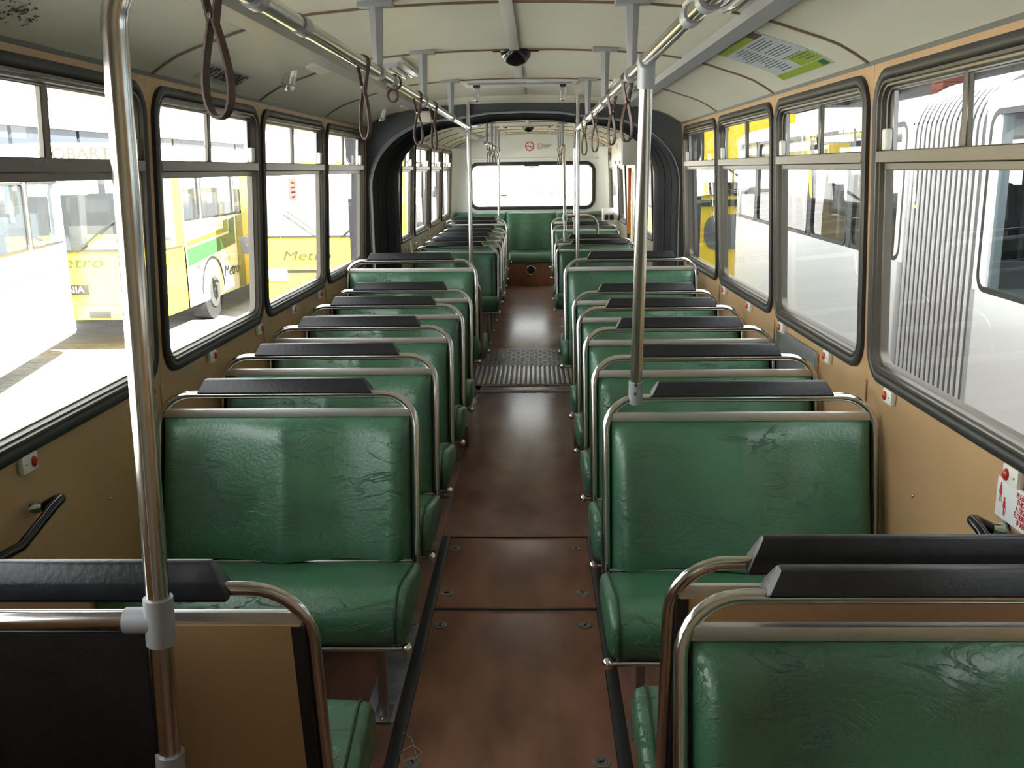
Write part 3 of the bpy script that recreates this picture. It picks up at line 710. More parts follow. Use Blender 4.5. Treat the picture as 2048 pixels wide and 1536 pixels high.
pole_thing('thin far pole by the exit door, right of the aisle', [(.55, 11.6, .0), (.55, 11.6, 2.13)], .016, mat('pale_steel', (.7, .7, .7), .3), (.55, 11.6, 0), [((.55, 11.6, 1.03), (.55, 11.6, 1.09), .026)])
gb = tag(empty('guard_rail', (.6, 11.45, 0)), 'curved chrome guard rail beside the exit door in the rear section', 'rail')
for dy in (0, .12):
    b = B(); b.tube(fillet([(-.15, dy, 1.10), (.22, dy, 1.10), (.22, dy, .05)], .12, 6), .015, 10); obj('rail_tube', b, STEEL, gb, 60)
for y, x, l in ((10.56, 1.10, 'orange enamelled door post hanging below the grey cabinet'), (9.76, 1.13, 'orange enamelled post beside the exit door, partly behind the white pole')):
    root = tag(empty('door_post', (x, y, 0)), l, 'post', 'orange door posts')
    b = B(); b.box((0, 0, 1.30), (.035, .11, .70), .012); obj('post_cover', b, ORANGE, root)
    b = B(); b.box((0, 0, .48), (.03, .05, .955), .006); obj('post_foot', b, RUBBER, root)
pole_thing('pale upright rod between the orange door posts', [(1.08, 9.72, .0), (1.08, 9.72, 1.68)], .014, mat('pale_steel', (.7, .7, .7), .3), (1.08, 9.72, 0), [])
# door engine cabinet
dc = tag(empty('door_cabinet', (1.04, 10.6, 1.68)), 'pale grey cabinet over the exit door with a red scuff', 'cabinet')
b = B(); b.box((.0, 0, .14), (.15, 1.42, .28), .006); obj('cabinet_body', b, mat('cabinet_grey', (.62, .64, .60), .4), dc)
b = B(); b.box((-.078, 0, .14), (.006, 1.3, .24), .002); dd = obj('cabinet_flap', b, WHITEP, dc)
for y in (-.5, .1):
    b = B(); b.box((-.084, y, .03), (.012, .05, .03), .003); obj('catch', b, RUBBER, dd)
b = B(); b.sphere((-.081, -.1, .20), .03, 10, 6, (.1, 1.2, 1)); obj('red_mark', b, REDP, dd)
vb = tag(empty('control_box', (1.04, 12.75, .95)), 'small sloping white control box by the last right window', 'box')
b = B(); b.box((0, 0, .09), (.16, .2, .16), .01, Matrix.Rotation(.3, 4, 'X')); obj('box_body', b, WHITEP, vb)
for x in (-.035, .035):
    b = B(); b.box((x, -.105, .11), (.05, .02, .07), .004, Matrix.Rotation(.3, 4, 'X')); obj('dark_slot', b, RUBBER, vb)

# ------------------------------------------------------------------ fittings
dm = tag(empty('camera_dome', (0.005, 4.36, 2.154)), 'glossy black dome on the front ceiling', 'dome', 'black ceiling domes')
b = B(); q = bmesh.ops.create_uvsphere(b.bm, u_segments=24, v_segments=16, radius=.068)
bmesh.ops.delete(b.bm, geom=[v for v in b.bm.verts if v.co.z > .004], context='VERTS'); bmesh.ops.scale(b.bm, vec=(1, 1, .95), verts=b.bm.verts)
obj('dome_shell', b, BLACKP, dm, 60)
b = B(); b.cyl((0, 0, .0), (0, 0, -.006), .075, 28); b.box((-.085, 0, -.003), (.03, .03, .005), .002); b.box((.085, 0, -.003), (.03, .03, .005), .002); obj('dome_flange', b, BLACKP, dm)
d2 = dup(dm, (0, 12.0, 2.154)); tag(d2, 'glossy black dome far off on the rear section ceiling', 'dome', 'black ceiling domes')
def roof_hatch(y, label):
    r = tag(empty('roof_hatch', (0, y, 2.15)), label, 'hatch', 'roof hatches')
    b = B(); b.box((0, .1, -.005), (.66, .36, .022), .006); obj('hatch_panel', b, mat('hatch_white', (.72, .72, .66), .4), r)
    b = B(); b.box((0, -.06, -.02), (.60, .02, .012), .003); obj('hatch_rib', b, GREYPAINT, r)
    b = B(); b.box((.085, -.082, -.012), (.09, .004, .014), .001); obj('notice_plate', b, SIGNW, r)
    for x in (-.255, .25):
        b = B(); b.box((x, .08, -.022), (.036, .07, .02), .004); h = obj('handle_base', b, RUBBER, r)
        b = B(); b.tube(fillet([(x - .011, .08, -.02), (x - .011, .075, -.105), (x + .011, .075, -.105), (x + .011, .08, -.02)], .0105, 5), .006, 8); obj('pull_loop', b, CHROME, h, 60)
    return r
roof_hatch(5.74, 'white roof hatch with two chrome pull loops before the bellows')
roof_hatch(11.3, 'small distant roof hatch in the rear section ceiling')
def ceil_lamp(x, y, L, Wd, label):
    r = tag(empty('ceiling_lamp', (x, y, ceilz(x))), label, 'lamp', 'clear ceiling lamps')
    th = math.atan((ceilz(x + .05) - ceilz(x - .05)) / .1); r.rotation_euler = (0, -th, 0)
    b = B(); b.box((0, 0, -.004), (Wd, L, .02), .006); obj('lamp_base', b, WHITEP, r)
    b = B(); Ls = []
    for j in range(9):
        v = -1 + j / 4; Ls.append([(Wd * .43 * (-1 + i / 5), L * .45 * v, -.012 - .022 * (1 - abs(v) ** 4) * (1 - abs(-1 + i / 5) ** 4) - .003 * (i % 2)) for i in range(11)])
    b.loops(Ls, False); ln = obj('lamp_lens', b, LENS, r, 30)
    for k in (-1, 0, 1):
        b = B(); b.tube([(k * Wd * .24, -L * .38, -.026), (k * Wd * .24 + .01, -L * .1, -.036), (k * Wd * .24 + .01, L * .1, -.036), (k * Wd * .24, L * .38, -.026)], .004, 6); obj('lens_rib', b, CHROME, ln)
    for sx in (-1, 1):
        for sy in (-1, 0, 1):
            b = B(); b.sphere((sx * Wd * .46, sy * L * .42, -.015), .004, 6, 4); obj('screw', b, STEEL_D, r)
ceil_lamp(-.575, 4.78, .78, .15, 'clear ribbed ceiling lamp beside the left handrail')
ceil_lamp(.61, 5.9, .7, .16, 'clear ribbed ceiling lamp behind the white pole')
ceil_lamp(.615, 2.75, .7, .15, 'clear ribbed ceiling lamp at the top edge, right of the aisle')
ceil_lamp(-.575, 10.6, .7, .15, 'distant clear ceiling lamp in the rear section on the left')
def spk(x, y, label, g):
    r = tag(empty('spot_lamp', (x, y, ceilz(x))), label, 'lamp', g)
    M = Matrix.Rotation(math.radians(14 if x < 0 else -14), 4, 'Y')
    b = B(); b.tube([M @ Vector((0, 0, z)) for z in (.02, -.05, -.052, -.068)], [.028, .028, .025, .023], 20); obj('lamp_body', b, STEEL, r, 40)
    b = B(); b.sphere(M @ Vector((0, 0, -.066)), .015, 12, 8, (1, 1, .6)); obj('lamp_bulb', b, CHROME, r)
    b = B(); b.cyl(M @ Vector((0, 0, -.048)), M @ Vector((0, 0, -.052)), .0295, 20); obj('lamp_band', b, STEEL_D, r, 40)
spk(-.925, 4.1, 'small chrome spot lamp on the left cove near the smoking notice', 'chrome spot lamps'); spk(-.94, 6.62, 'small chrome spot lamp on the left cove beside the bellows', 'chrome spot lamps'); spk(-.93, 9.9, 'tiny distant chrome spot lamp on the left cove past the bellows', 'chrome spot lamps')
def cove_pt(x, y, p=.002):
    th = math.atan((ceilz(x + .01) - ceilz(x - .01)) / .02)
    n = Vector((math.sin(th), 0, -math.cos(th))); return Vector((x, y, ceilz(x))) + n * p
def cove_sheet(n, m, xa, xb, y0, y1, p0, p1, parent=None, seg=8):
    b = B(); b.loops([[cove_pt(xa + (xb - xa) * i / seg, y, p) for i in range(seg + 1)] for y, p in ((y0, p0), (y0, p1), (y1, p1), (y1, p0))], False)
    return obj(n, b, m, parent, 60)
# poster on the right cove
po = tag(empty('route_poster', (.95, 3.68, 2.03)), 'white and lime green information poster on the right ceiling cove', 'poster')
def pc(n, m, ua, ub, va, vb, p):                                     # u: 0 at top (aisle side) to 1 at the wall; v: 0 near camera to 1 far
    o = cove_sheet(n, m, .815 + .27 * ua, .815 + .27 * ub, 3.345 + .655 * va, 3.345 + .655 * vb, .0, p, None, 5)
    o.parent = po; o.matrix_parent_inverse = Matrix.Translation((-.95, -3.68, -2.03)); return o
pc('poster_sheet', SIGNB, 0, 1, 0, 1, .002)
pc('title_band', LIME, .01, .12, .18, .99, .0028); pc('picture_patch', mat('poster_brown', (.12, .07, .05), .5), .0, .12, .02, .2, .003)
pc('foot_band', LIME, .88, .985, .02, .99, .0028); pc('info_box', LIME, .66, .87, .02, .42, .0028); pc('poster_logo', DKGREEN, .89, .975, .04, .14, .0034)
rows = B()
def bar(u, va, vb, m_=None):
    x = .815 + .27 * u
    P = [cove_pt(x + dx, 3.345 + .655 * v, .0034) for dx, v in ((-.0022, va), (.0022, va), (.0022, vb), (-.0022, vb))]; rows.poly(P)
for k in range(15):
    u = .17 + k * .047
    a = .52; rows_v = [(a + .03, a + .03 + random.uniform(.2, .42))]
    if u < .66: rows_v.append((.06 + random.uniform(0, .08), .47))
    if k in (4, 9): rows_v = rows_v[:1]
    for va, vb in rows_v: bar(u, va, vb)
for k in range(3): bar(.69 + .055 * k, .06, .36 - .06 * k)
o = obj('print_lines', rows, INKG, po); o.matrix_parent_inverse = Matrix.Translation((-.95, -3.68, -2.03)); o['kind'] = 'stuff'
# notice plates on the left cove
def cove_frame(x, s=-1):
    a, b_ = cove_pt(x - .01, 0, 0), cove_pt(x + .01, 0, 0); up = (b_ - a).normalized() * (1 if s < 0 else -1); return up
ns = tag(empty('smoking_notice', (0, 0, 0)), 'silver NO SMOKING strip on the left cove', 'sign')
cove_sheet('notice_strip', mat('notice_silver', (.42, .42, .40), .35), -1.095, -1.022, 3.42, 3.88, 0, .002, ns)
text('lettering', 'NO SMOKING', .082, INK, ns, cove_pt(-1.058, 3.65, .004), (0, 1, 0), cove_frame(-1.058), squeeze=.82)
for x, y, nm in ((-.82, 4.2, 'small cream terminal cover on the left cove next to the chrome lamp'), (-.80, 6.85, 'small cream terminal cover on the left cove at the bellows')):
    tg = tag(cove_sheet('terminal_cover', WHITEP, x - .035, x + .035, y - .14, y + .14, 0, .014), nm, 'cover', 'cove terminal covers')
cb = tag(empty('junction_box', (-.7, 6.95, 2.02)), 'cream junction box on the bellows arch at left', 'box')
b = B(); b.box((0, 0, -.0), (.11, .05, .075), .006); obj('box_body', b, WHITEP, cb)
b = B(); b.box((0, -.027, -.0), (.095, .006, .06), .002); obj('box_lid', b, CREAM, cb)
# dirt scuffs on the cove nearest the camera
sb = B()
for cx, cy, sx, sy, n in ((-1.05, 2.20, .03, .05, 90), (-1.062, 2.27, .014, .02, 26), (-1.03, 2.11, .012, .02, 12)):
    for k in range(n):
        c = cove_pt(cx + random.gauss(0, sx * .5), cy + random.gauss(0, sy * .5), .0012); r = random.uniform(.0012, .0035)
        c1 = [c + Vector((r * math.cos(t), r * 1.5 * math.sin(t), r * .45 * math.cos(t))) for t in (0, 1.3, 2.5, 3.8, 5.1)]
        sb.poly(c1)
o = obj('glue_marks', sb, INK, CEIL); o['kind'] = 'stuff'
# bell pushes on both walls
def bell(s, y, z, label):
    r = tag(empty('bell_push', (s * 1.169, y, z)), label, 'button', 'bell pushes under the windows'); r.rotation_euler = (0, 0, 0)
    b = B(); b.box((-s * .008, 0, 0), (.018, .072, .046), .007); obj('push_plate', b, WHITEP, r)
    b = B(); b.sphere((-s * .018, .012, 0), .0115, 12, 8, (.7, 1, 1.25)); obj('push_button', b, REDP, r)
    for dy in (-.022, .028):
        b = B(); b.sphere((-s * .0172, dy, 0), .0028, 6, 4); obj('screw', b, STEEL_D, r)
wn = ['first', 'second', 'third', 'fourth', 'fifth', 'sixth']
for k, y in enumerate((2.20, 2.95, 3.56, 4.20, 4.81, 5.41)): bell(-1, y, .962, 'cream bell push with red button on the left wall, %s from the camera' % wn[k])
for k, y in enumerate((2.07, 2.84, 3.47, 4.13, 4.78, 5.43)): bell(1, y, .962, 'cream bell push with red button on the right wall, %s from the camera' % wn[k])
for k, y in enumerate((9.2, 9.9, 10.6, 11.3)): bell(-1, y, .90, 'distant dark bell push on the rear left wall, %s past the bellows' % wn[k])
# wall grab handles
def wallgrab(s, ya, za, yb, zb, label):
    r = tag(empty('wall_grab_handle', (s * 1.17, (ya + yb) / 2, (za + zb) / 2)), label, 'handle', 'black wall grab handles'); ym, zm = r.location[1], r.location[2]
    P = lambda d, y, z: (-s * d, y - ym, z - zm)
    b = B(); b.tube(fillet([P(.025, yb + .005, zb - .022), P(.082, yb + .018, zb + .008), P(.080, yb - .035, zb - .002), P(.052, ya + .065, za + .004), P(.018, ya - .005, za - .006)], .03, 6), .0125, 12); obj('grip', b, BLACKP, r, 60)
    for y, z in ((yb, zb - .02), (ya, za)):
        b = B(); b.tube([P(.002, y, z), P(.012, y, z), P(.032, y + .002, z + .002)], [.021, .019, .012], 14); obj('mount', b, CHROME, r, 50)
wallgrab(-1, 1.99, .80, 2.20, .865, 'black tubular grab handle with chrome mounts low on the left wall')
wallgrab(1, 1.83, .75, 2.09, .845, 'black tubular grab handle with chrome mounts low on the right wall')
# priority seat sign on the right wall
sg = tag(empty('priority_sign', (1.163, 1.985, .896)), 'white sign with red figures asking to vacate this seat, right wall', 'sign')
b = B(); b.box((0, 0, 0), (.006, .30, .094), .002); obj('sign_plate', b, SIGNW, sg)
for i, l in enumerate(('PLEASE VACATE', 'THIS SEAT FOR', 'A DISABLED OR', 'ELDERLY PERSON', 'IF REQUIRED')):
    text('lettering', l, .0185, RED, sg, (-.0036, .004, .030 - i * .0152), (0, -1, 0), (0, 0, 1), squeeze=.80)
def figure(y, z, h):
    b = B(); k = h / .06
    b.poly([(-.0036, y + .004 * math.cos(t) * k, z + .026 * k + .0045 * math.sin(t) * k) for t in [i * 2 * PI / 10 for i in range(10)]])
    b.poly([(-.0036, y + a * k, z + c * k) for a, c in ((-.004, .021), (.004, .021), (.008, .008), (.009, -.004), (.004, -.008), (.003, -.03), (-.003, -.03), (-.004, -.008), (-.008, -.004), (-.007, .008))])
    b.poly([(-.0036, y + a * k, z + c * k) for a, c in ((-.009, -.003), (-.0105, -.003), (-.0105, -.03), (-.009, -.03))])
    obj('pictogram', b, RED, sg)
figure(.130, .014, .046); figure(.108, -.014, .044)
# no smoking signs on the rear wall
nsr = tag(empty('no_smoking_sign', (0, 14.296, 1.975)), 'round red no smoking sign above the rear window', 'sign')
def disc_ring(b, x, z, r0, r1, y, n=28):
    b.loops([[(x + r * math.cos(i * 2 * PI / n), y, z + r * math.sin(i * 2 * PI / n)) for i in range(n)] for r in (r0, r1)], True)
b = B(); b.cyl((0, .003, 0), (0, .001, 0), .07, 28); obj('sign_disc', b, SIGNW, nsr)
b = B(); disc_ring(b, 0, 0, .052, .067, 0); b.poly([(-.055, 0, .007), (.055, 0, .007), (.055, 0, -.007), (-.055, 0, -.007)]); obj('prohibition_ring', b, RED, nsr)
b = B(); b.poly([(.0, .0005, -.006), (.008, .0005, -.002), (.032, .0005, -.03), (.026, .0005, -.036)]); b.poly([(-.028, .0005, .01), (-.02, .0005, .01), (-.018, .0005, .03), (.02, .0005, .034), (.02, .0005, .038), (-.026, .0005, .036)]); obj('cigarette_mark', b, INK, nsr)
ns2 = tag(empty('round_notice', (.145, 14.296, 1.972)), 'smaller round red notice with a line of print above the rear window', 'sign')
b = B(); b.cyl((0, .003, 0), (0, .001, 0), .043, 24); obj('sign_disc', b, SIGNW, ns2)
b = B(); disc_ring(b, 0, 0, .034, .041, 0, 24); obj('sign_ring', b, RED, ns2)
b = B(); b.box((-.01, 0, -.004), (.012, .002, .036)); b.box((.01, 0, .0), (.022, .002, .006)); obj('figure_mark', b, INK, ns2)
b = B()
for i, w in enumerate((.11, .12, .10, .085, .05)): b.box((.055 + w / 2, .002, .026 - i * .012), (w, .002, .0045))
o = obj('print_lines', b, INKG, ns2); o['kind'] = 'stuff'
# sticker inside the third left window
stk = tag(empty('window_sticker', (-1.178, 5.02, 1.56)), 'small white sticker with red print on the third left window', 'sticker')
b = B(); b.box((0, 0, 0), (.002, .16, .115)); obj('sticker_sheet', b, PAPER, stk)
for i, l in enumerate(('Windows', 'must remain', 'closed when', 'required')): text('lettering', l, .0165, RED, stk, (.0022, 0, .036 - i * .024), (0, 1, 0), (0, 0, 1))
# loose lint and string by the floor latch
ln = tag(empty('loose_string', (-.28, 2.42, 0.004)), 'pale loose string lying on the hatch latch at the bottom edge', 'string')
b = B(); b.tube([(.01, -.02, .004), (.03, .02, .004), (.0, .05, .006), (-.035, .02, .004), (-.02, -.02, .003), (.02, -.01, .005), (-.01, .09, .004), (-.04, .12, .003)], .0011, 5); obj('strand', b, mat('string_grey', (.5, .5, .48), .7), ln)
lf = tag(empty('dry_leaf', (-.66, 5.067, .993)), 'tiny dry leaf on the black pad of the fourth left seat', 'leaf')
b = B(); b.poly([(0, 0, 0), (.012, .004, .006), (.026, 0, .002), (.014, -.006, .001)]); obj('blade', b, mat('leaf_tan', (.35, .2, .08), .7), lf)

# ------------------------------------------------------------------ outside: ground, vehicles, depot
GZ = -.85
GR_ = B(); GR_.box((0, 40, GZ - .1), (160, 260, .2)); yard = struct(obj('ground', GR_, PAVE))
pb = B(); pb.box((0, 0, 0), (.19, .092, .03), .004); pme = pb.mesh('paver', PAVER, 20); cnt = 0; rest = []
cells = []
for i in range(34):
    for j in range(120):
        x = -1.75 - i * .2; y = 3.2 + j * .102; 
        if -x * .55 < y < 14: cells.append((x + (.1 if j % 2 else 0), y))
cells.sort(key=lambda c: (c[0] + .0) ** 2 + c[1] ** 2 if c[1] > -c[0] * 1.05 else 1e6)
for k, (x, y) in enumerate(cells):
    z = GZ - .008 + random.uniform(-.002, .003)
    if k < 300: link('paver', pme, yard, (x, y, z))
    else: rest.append((x, y, z))
V = []; F = []
for x, y, z in rest:
    k = len(V); a, c = .095, .046
    V += [(x - a, y - c, z + .015), (x + a, y - c, z + .015), (x + a, y + c, z + .015), (x - a, y + c, z + .015), (x - a, y - c, z - .01), (x + a, y - c, z - .01), (x + a, y + c, z - .01), (x - a, y + c, z - .01)]
    F += [(k, k + 1, k + 2, k + 3), (k, k + 4, k + 5, k + 1), (k + 1, k + 5, k + 6, k + 2), (k + 2, k + 6, k + 7, k + 3), (k + 3, k + 7, k + 4, k)]
me = bpy.data.meshes.new('pavers'); me.from_pydata(V, [], F); me.materials.append(PAVER)
o = link('paver_field', me, yard); o['kind'] = 'stuff'

def bus(name, label, loc, rz, Wd, Ln, zs, zh, zr, bm_, glassm, npill, windscreen=None, skirt=.35, wheels=(), group='parked buses', roofm=None, screenm=None, ev=.28):
    # local: x across (0..Wd from the side that shows), y along (0 at the end nearest us), z from the ground
    r = tag(empty(name, loc, rz), label, 'bus', group)
    hx = Wd / 2
    b = B(); b.sheet_hole([(-hx, skirt), (hx, skirt), (hx, zs), (-hx, zs)], [], lambda x, z, t: (x, t, z), .06)
    b.box((0, Ln - .03, (skirt + zs) / 2), (Wd, .06, zs - skirt))
    for s in (-1, 1): b.box((s * (hx - .03), Ln / 2, (skirt + zs) / 2), (.06, Ln, zs - skirt))
    b.box((0, Ln / 2, skirt + .3), (Wd - .1, Ln - .1, .05)); obj('lower_body', b, bm_, r)
    b = B(); sec = [(sg * x, z) for sg, seq_ in ((-1, 0), (1, 1)) for x, z in ((hx, zh), (hx, zr - ev), (hx - .07, zr - ev * .45), (hx - .25, zr - ev * .08), (0, zr))[::1 if seq_ == 0 else -1]]; sec.pop(4)
    b.prism(sec, lambda x, z: (x, 0, z), lambda x, z: (x, Ln, z)); obj('roof', b, roofm or bm_, r)
    for s in (-1, 1):
        ys = [Ln * k / npill for k in range(npill + 1)]
        for k, y in enumerate(ys):
            w = .10 if 0 < k < npill else .16
            b = B(); b.box((s * (hx - .04), min(max(y, w / 2), Ln - w / 2), (zs + zh) / 2), (.07, w, zh - zs + .01)); obj('pillar', b, bm_ if k in (0, npill) else BUSIN, r)
        for k in range(npill):
            b = B(); b.poly([(s * (hx - .02), ys[k] + .03, zs), (s * (hx - .02), ys[k + 1] - .03, zs), (s * (hx - .02), ys[k + 1] - .03, zh), (s * (hx - .02), ys[k] + .03, zh)]); w_ = obj('side_window', b, glassm, r)
            b = B(); b.loops([[(s * (hx - .015 + p), y, z) for y, z in rrect(ys[k] + .05 + d, ys[k + 1] - .05 - d, zs + d, zh - d, .1 - d)] for d, p in ((0, 0), (0, .012), (.03, .012), (.03, 0))], True); obj('window_rubber', b, RUBBER, w_)
    if windscreen:
        z0, z1 = windscreen
        b = B(); b.poly([(-hx + .1, .02, z0), (hx - .1, .02, z0), (hx - .1, .06, z1), (-hx + .1, .06, z1)]); ws = obj('windscreen', b, screenm or glassm, r)
        b = B()
        for s in (-1, 1): b.box((s * (hx - .07), .05, (zs + zh) / 2), (.14, .08, zh - zs))
        b.box((0, .05, (zs + z0) / 2), (Wd, .06, max(.01, z0 - zs))); b.box((0, .05, (z1 + zh) / 2), (Wd, .06, max(.01, zh - z1))); obj('screen_surround', b, bm_, r)
        b = B(); b.box((0, -.005, z0 - .01), (Wd - .2, .03, .03)); obj('screen_rubber', b, RUBBER, ws)
        for s in (-1, 1):
            b = B(); b.tube([(s * .15, -.02, z0 - .03), (s * .5, -.03, z0 + .25), (s * .75, -.02, z0 + .42)], .014, 6); obj('wiper', b, RUBBER, ws)
        for s in (-1, 1):
            b = B(); b.box((s * (hx - .3), -.01, skirt + .42), (.32, .05, .2), .02); obj('headlight', b, LENS, r)
        b = B(); b.box((0, -.03, skirt + .10), (Wd, .09, .2), .03); obj('bumper', b, bm_, r)
    for y in wheels:
        for s in (-1, 1):
            b = B(); b.cyl((s * (hx - .28), y, .48), (s * (hx - .005), y, .48), .48, 28); wh = obj('wheel', b, TYRE, r)
            b = B(); b.cyl((s * (hx - .01), y, .48), (s * (hx + .02), y, .48), .27, 20); b.cyl((s * (hx + .0), y, .48), (s * (hx + .06), y, .48), .11, 14); obj('hub', b, HUBM, wh)
            b = B(); b.loops([[(s * (hx + .006), y + q * math.cos(t), .50 + q * math.sin(t)) for t in [PI * i / 16 for i in range(17)]] for q in (.54, .60)], False); obj('wheel_arch', b, RUBBER, wh)
    # a few dark seats inside
    for k in range(int(Ln / 1.1)):
        for x in (-hx + .5, hx - .5):
            b = B(); b.box((x, .8 + k * 1.05, (skirt + .35 + zs) / 2 + .2), (.82, .10, zs - skirt + .1), .03); st_ = obj('inner_seat', b, BUSIN, r)
    return r
# white bus alongside on the left
aA = math.radians(11.1)
A = bus('parked_bus', 'long plain white bus close by on the yard side', (-6.35 - 1.25 * math.cos(aA) + .0, 12.95 - 1.25 * math.sin(aA), GZ), aA + PI, 2.5, 11.5, 1.60, 2.42, 2.80, BUSW, GLASS_D, 8, windscreen=(1.62, 2.4), wheels=(4.6, 9.6))
b = B(); b.sphere((-1.255, .75, 1.0), .05, 8, 6, (.3, 1, 1)); obj('marker_lamp', b, mat('amber_lens', (.32, .16, .10), .3), A)
b = B(); b.box((-1.253, 2.9, 1.28), (.006, 5.6, .012)); obj('panel_seam', b, mat('seam_grey', (.04, .04, .04), .6), A)
# yellow bus face-on behind it
Y1 = bus('parked_bus', 'yellow bus facing us beside the white one, HOBART on its roof sign', (-6.45, 13.15, GZ), 0, 2.5, 1.15, 1.42, 2.58, 2.93, BUSY, GLASS_D, 1, windscreen=(1.47, 2.54), skirt=.5, roofm=BUSW)
b = B(); b.box((0, -.02, 2.77), (1.9, .05, .20), .01); sb_ = obj('destination_sign', b, mat('sign_box_cream', (.75, .72, .6), .4), Y1)
text('lettering', 'HOBART', .22, mat('sign_letter_olive', (.03, .027, .012), .6), sb_, (0.28, -.05, 2.77), (1, 0, 0), (0, 0, 1), squeeze=1.15)
text('lettering', 'Metro', .22, mat('metro_olive', (.022, .024, .008), .6), Y1, (.08, -.012, 1.30), (1, 0, 0), (0, 0, 1), squeeze=1.5, shear=.2)
b = B(); b.box((-.05, -.015, .92), (.62, .02, .14), .005); bd = obj('maker_badge', b, mat('badge_dark', (.008, .008, .008), .5), Y1)
text('lettering', 'SCANIA', .13, SIGNW, bd, (-.05, -.028, .92), (1, 0, 0), (0, 0, 1), squeeze=1.1)
b = B(); b.box((.42, -.08, .58), (.30, .02, .1), .005); obj('number_plate', b, mat('plate_dark', (.01, .01, .009), .5), Y1)
for x in (-.35, .55):
    b = B(); b.box((x, .08, 1.58), (.55, .02, .2)); obj('dash_card', b, mat('card_yellow', (.7, .55, .1), .5), Y1)
# white bus with green swoosh
Mb = bus('parked_bus', 'white bus with green swoosh, lime tail and Metro lettering', (-6.82, 14.35, GZ), 0, 2.5, 9.0, 1.74, 2.66, 2.96, BUSW, GLASS_D, 5, skirt=.36, wheels=(2.15, 6.9))
def side_patch(n, m, pts, parent, p=1.256): 
    b = B(); b.loops([[(p, y, z) for y, z in pts], [(p + .006, y, z) for y, z in pts]], True, True, True); return obj(n, b, m, parent)
side_patch('green_swoosh', BUSG, [(1.0, 1.30), (3.2, 1.42), (3.2, 1.66), (3.5, 1.70), (3.5, 1.22), (1.0, 1.02)], Mb)
side_patch('lime_swoosh', BUSL, [(1.0, 1.42), (2.9, 1.53), (2.9, 1.66), (3.12, 1.68), (3.12, 1.46), (1.0, 1.34)], Mb)
side_patch('lime_tail', BUSL, [(3.62, .37), (4.0, .37), (4.0, 1.72), (3.62, 1.72)], Mb); side_patch('yellow_tail', BUSY, [(4.0, .37), (8.9, .37), (8.9, 2.7), (4.0, 2.7)], Mb)
side_patch('door_frame', mat('door_grey', (.35, .36, .37), .4), [(.12, .42), (.95, .42), (.95, 2.72), (.12, 2.72)], Mb)
for y in (.22, .58): side_patch('door_pane', BUSIN, [(y, .55), (y + .28, .55), (y + .28, 2.55), (y, 2.55)], Mb, 1.264)
text('lettering', 'Metro', .30, mat('metro_teal', (.006, .016, .015), .6), Mb, (1.265, 3.17, .75), (0, 1, 0), (0, 0, 1), squeeze=1.1, shear=.15)
b = B(); b.box((1.262, 2.85, .95), (.006, .12, .03)); b.box((1.262, 3.05, .95), (.006, .12, .03)); b.box((1.262, 2.85, .99), (.006, .12, .02)); b.box((1.262, 3.05, .99), (.006, .12, .02)); obj('logo_stripes', b, BUSY, Mb)
b = B(); b.sphere((1.26, 1.45, .98), .04, 8, 6, (.3, 1, 1)); obj('marker_lamp', b, REDP, Mb)
# yellow bus face-on further along
Y2 = bus('parked_bus', 'yellow bus with wide pale windscreen, seen through the third left window', (-3.33, 16.0, GZ), 0, 2.5, 9.5, 1.40, 2.66, 2.98, BUSY, GLASS_C, 7, windscreen=(1.45, 2.6), skirt=.38, wheels=(2.4, 7.2), roofm=BUSW, screenm=GLASS_M)
text('lettering', 'Metro', .22, mat('metro_olive', (.022, .024, .008), .6), Y2, (-.45, -.012, 1.12), (1, 0, 0), (0, 0, 1), squeeze=1.5, shear=.2)
b = B(); b.box((-.4, -.01, .86), (1.1, .02, .05)); obj('grille_slot', b, mat('badge_dark', (.008, .008, .008), .5), Y2)
b = B(); b.tube([(-1.25, .0, 1.6), (-1.42, -.15, 1.45), (-1.40, -.2, 1.3)], .02, 6); b.box((-1.42, -.18, 1.32), (.16, .05, .28), .02); obj('mirror', b, RUBBER, Y2)
# white articulated bus on the right
aE = math.radians(-1.9)
E_ = bus('parked_bus', 'white front section of the articulated bus beside the depot', (2.45 + 1.25, 6.21, GZ), aE, 2.5, 6.2, 1.88, 2.77, 2.96, BUSW, GLASS_C, 5, ev=.13, skirt=.35, wheels=(4.2,), group='white articulated bus')
b = B(); b.box((-.62, 4.3, 2.99), (.55, 1.0, .16), .06); obj('roof_vent', b, mat('vent_cream', (.7, .68, .6), .5), E_)
E2 = bus('parked_bus', 'white rear section of the articulated bus, nearer the camera', (2.22 + 1.25, -1.2, GZ), aE, 2.5, 6.34, 1.84, 2.77, 2.96, BUSW, GLASS_B, 5, ev=.13, skirt=.35, wheels=(2.0,), group='white articulated bus')
b = B(); b.box((-1.262, 5.3, 1.33), (.02, .09, .08), .012); obj('marker_lamp', b, mat('amber_lens', (.32, .16, .10), .3), E2)
bel = tag(empty('bus_bellows', (2.415 + 1.25, 5.14, GZ), aE), 'grey ribbed bellows between the two white bus sections', 'bellows')
def oarch(i):
    w = 1.25 - i; top = 2.99 - i; r = .30
    p = [(-w, .55), (-w, 1.5), (-w, top - r)]
    for k in range(1, 9):
        t = PI - PI / 2 * k / 8; p.append((-w + r + r * math.cos(t), top - r + r * math.sin(t)))
    return p + [(-x, z) for x, z in reversed(p)]
b = B(); seq = []
NF = 14
for k in range(NF * 2 + 1): seq.append((.02 if k % 2 else .085, 1.06 * k / (NF * 2)))
b.loops([[(x, y, z) for x, z in oarch(i)] for i, y in seq], False); obj('bellows_folds', b, BELLOUT, bel, 20)
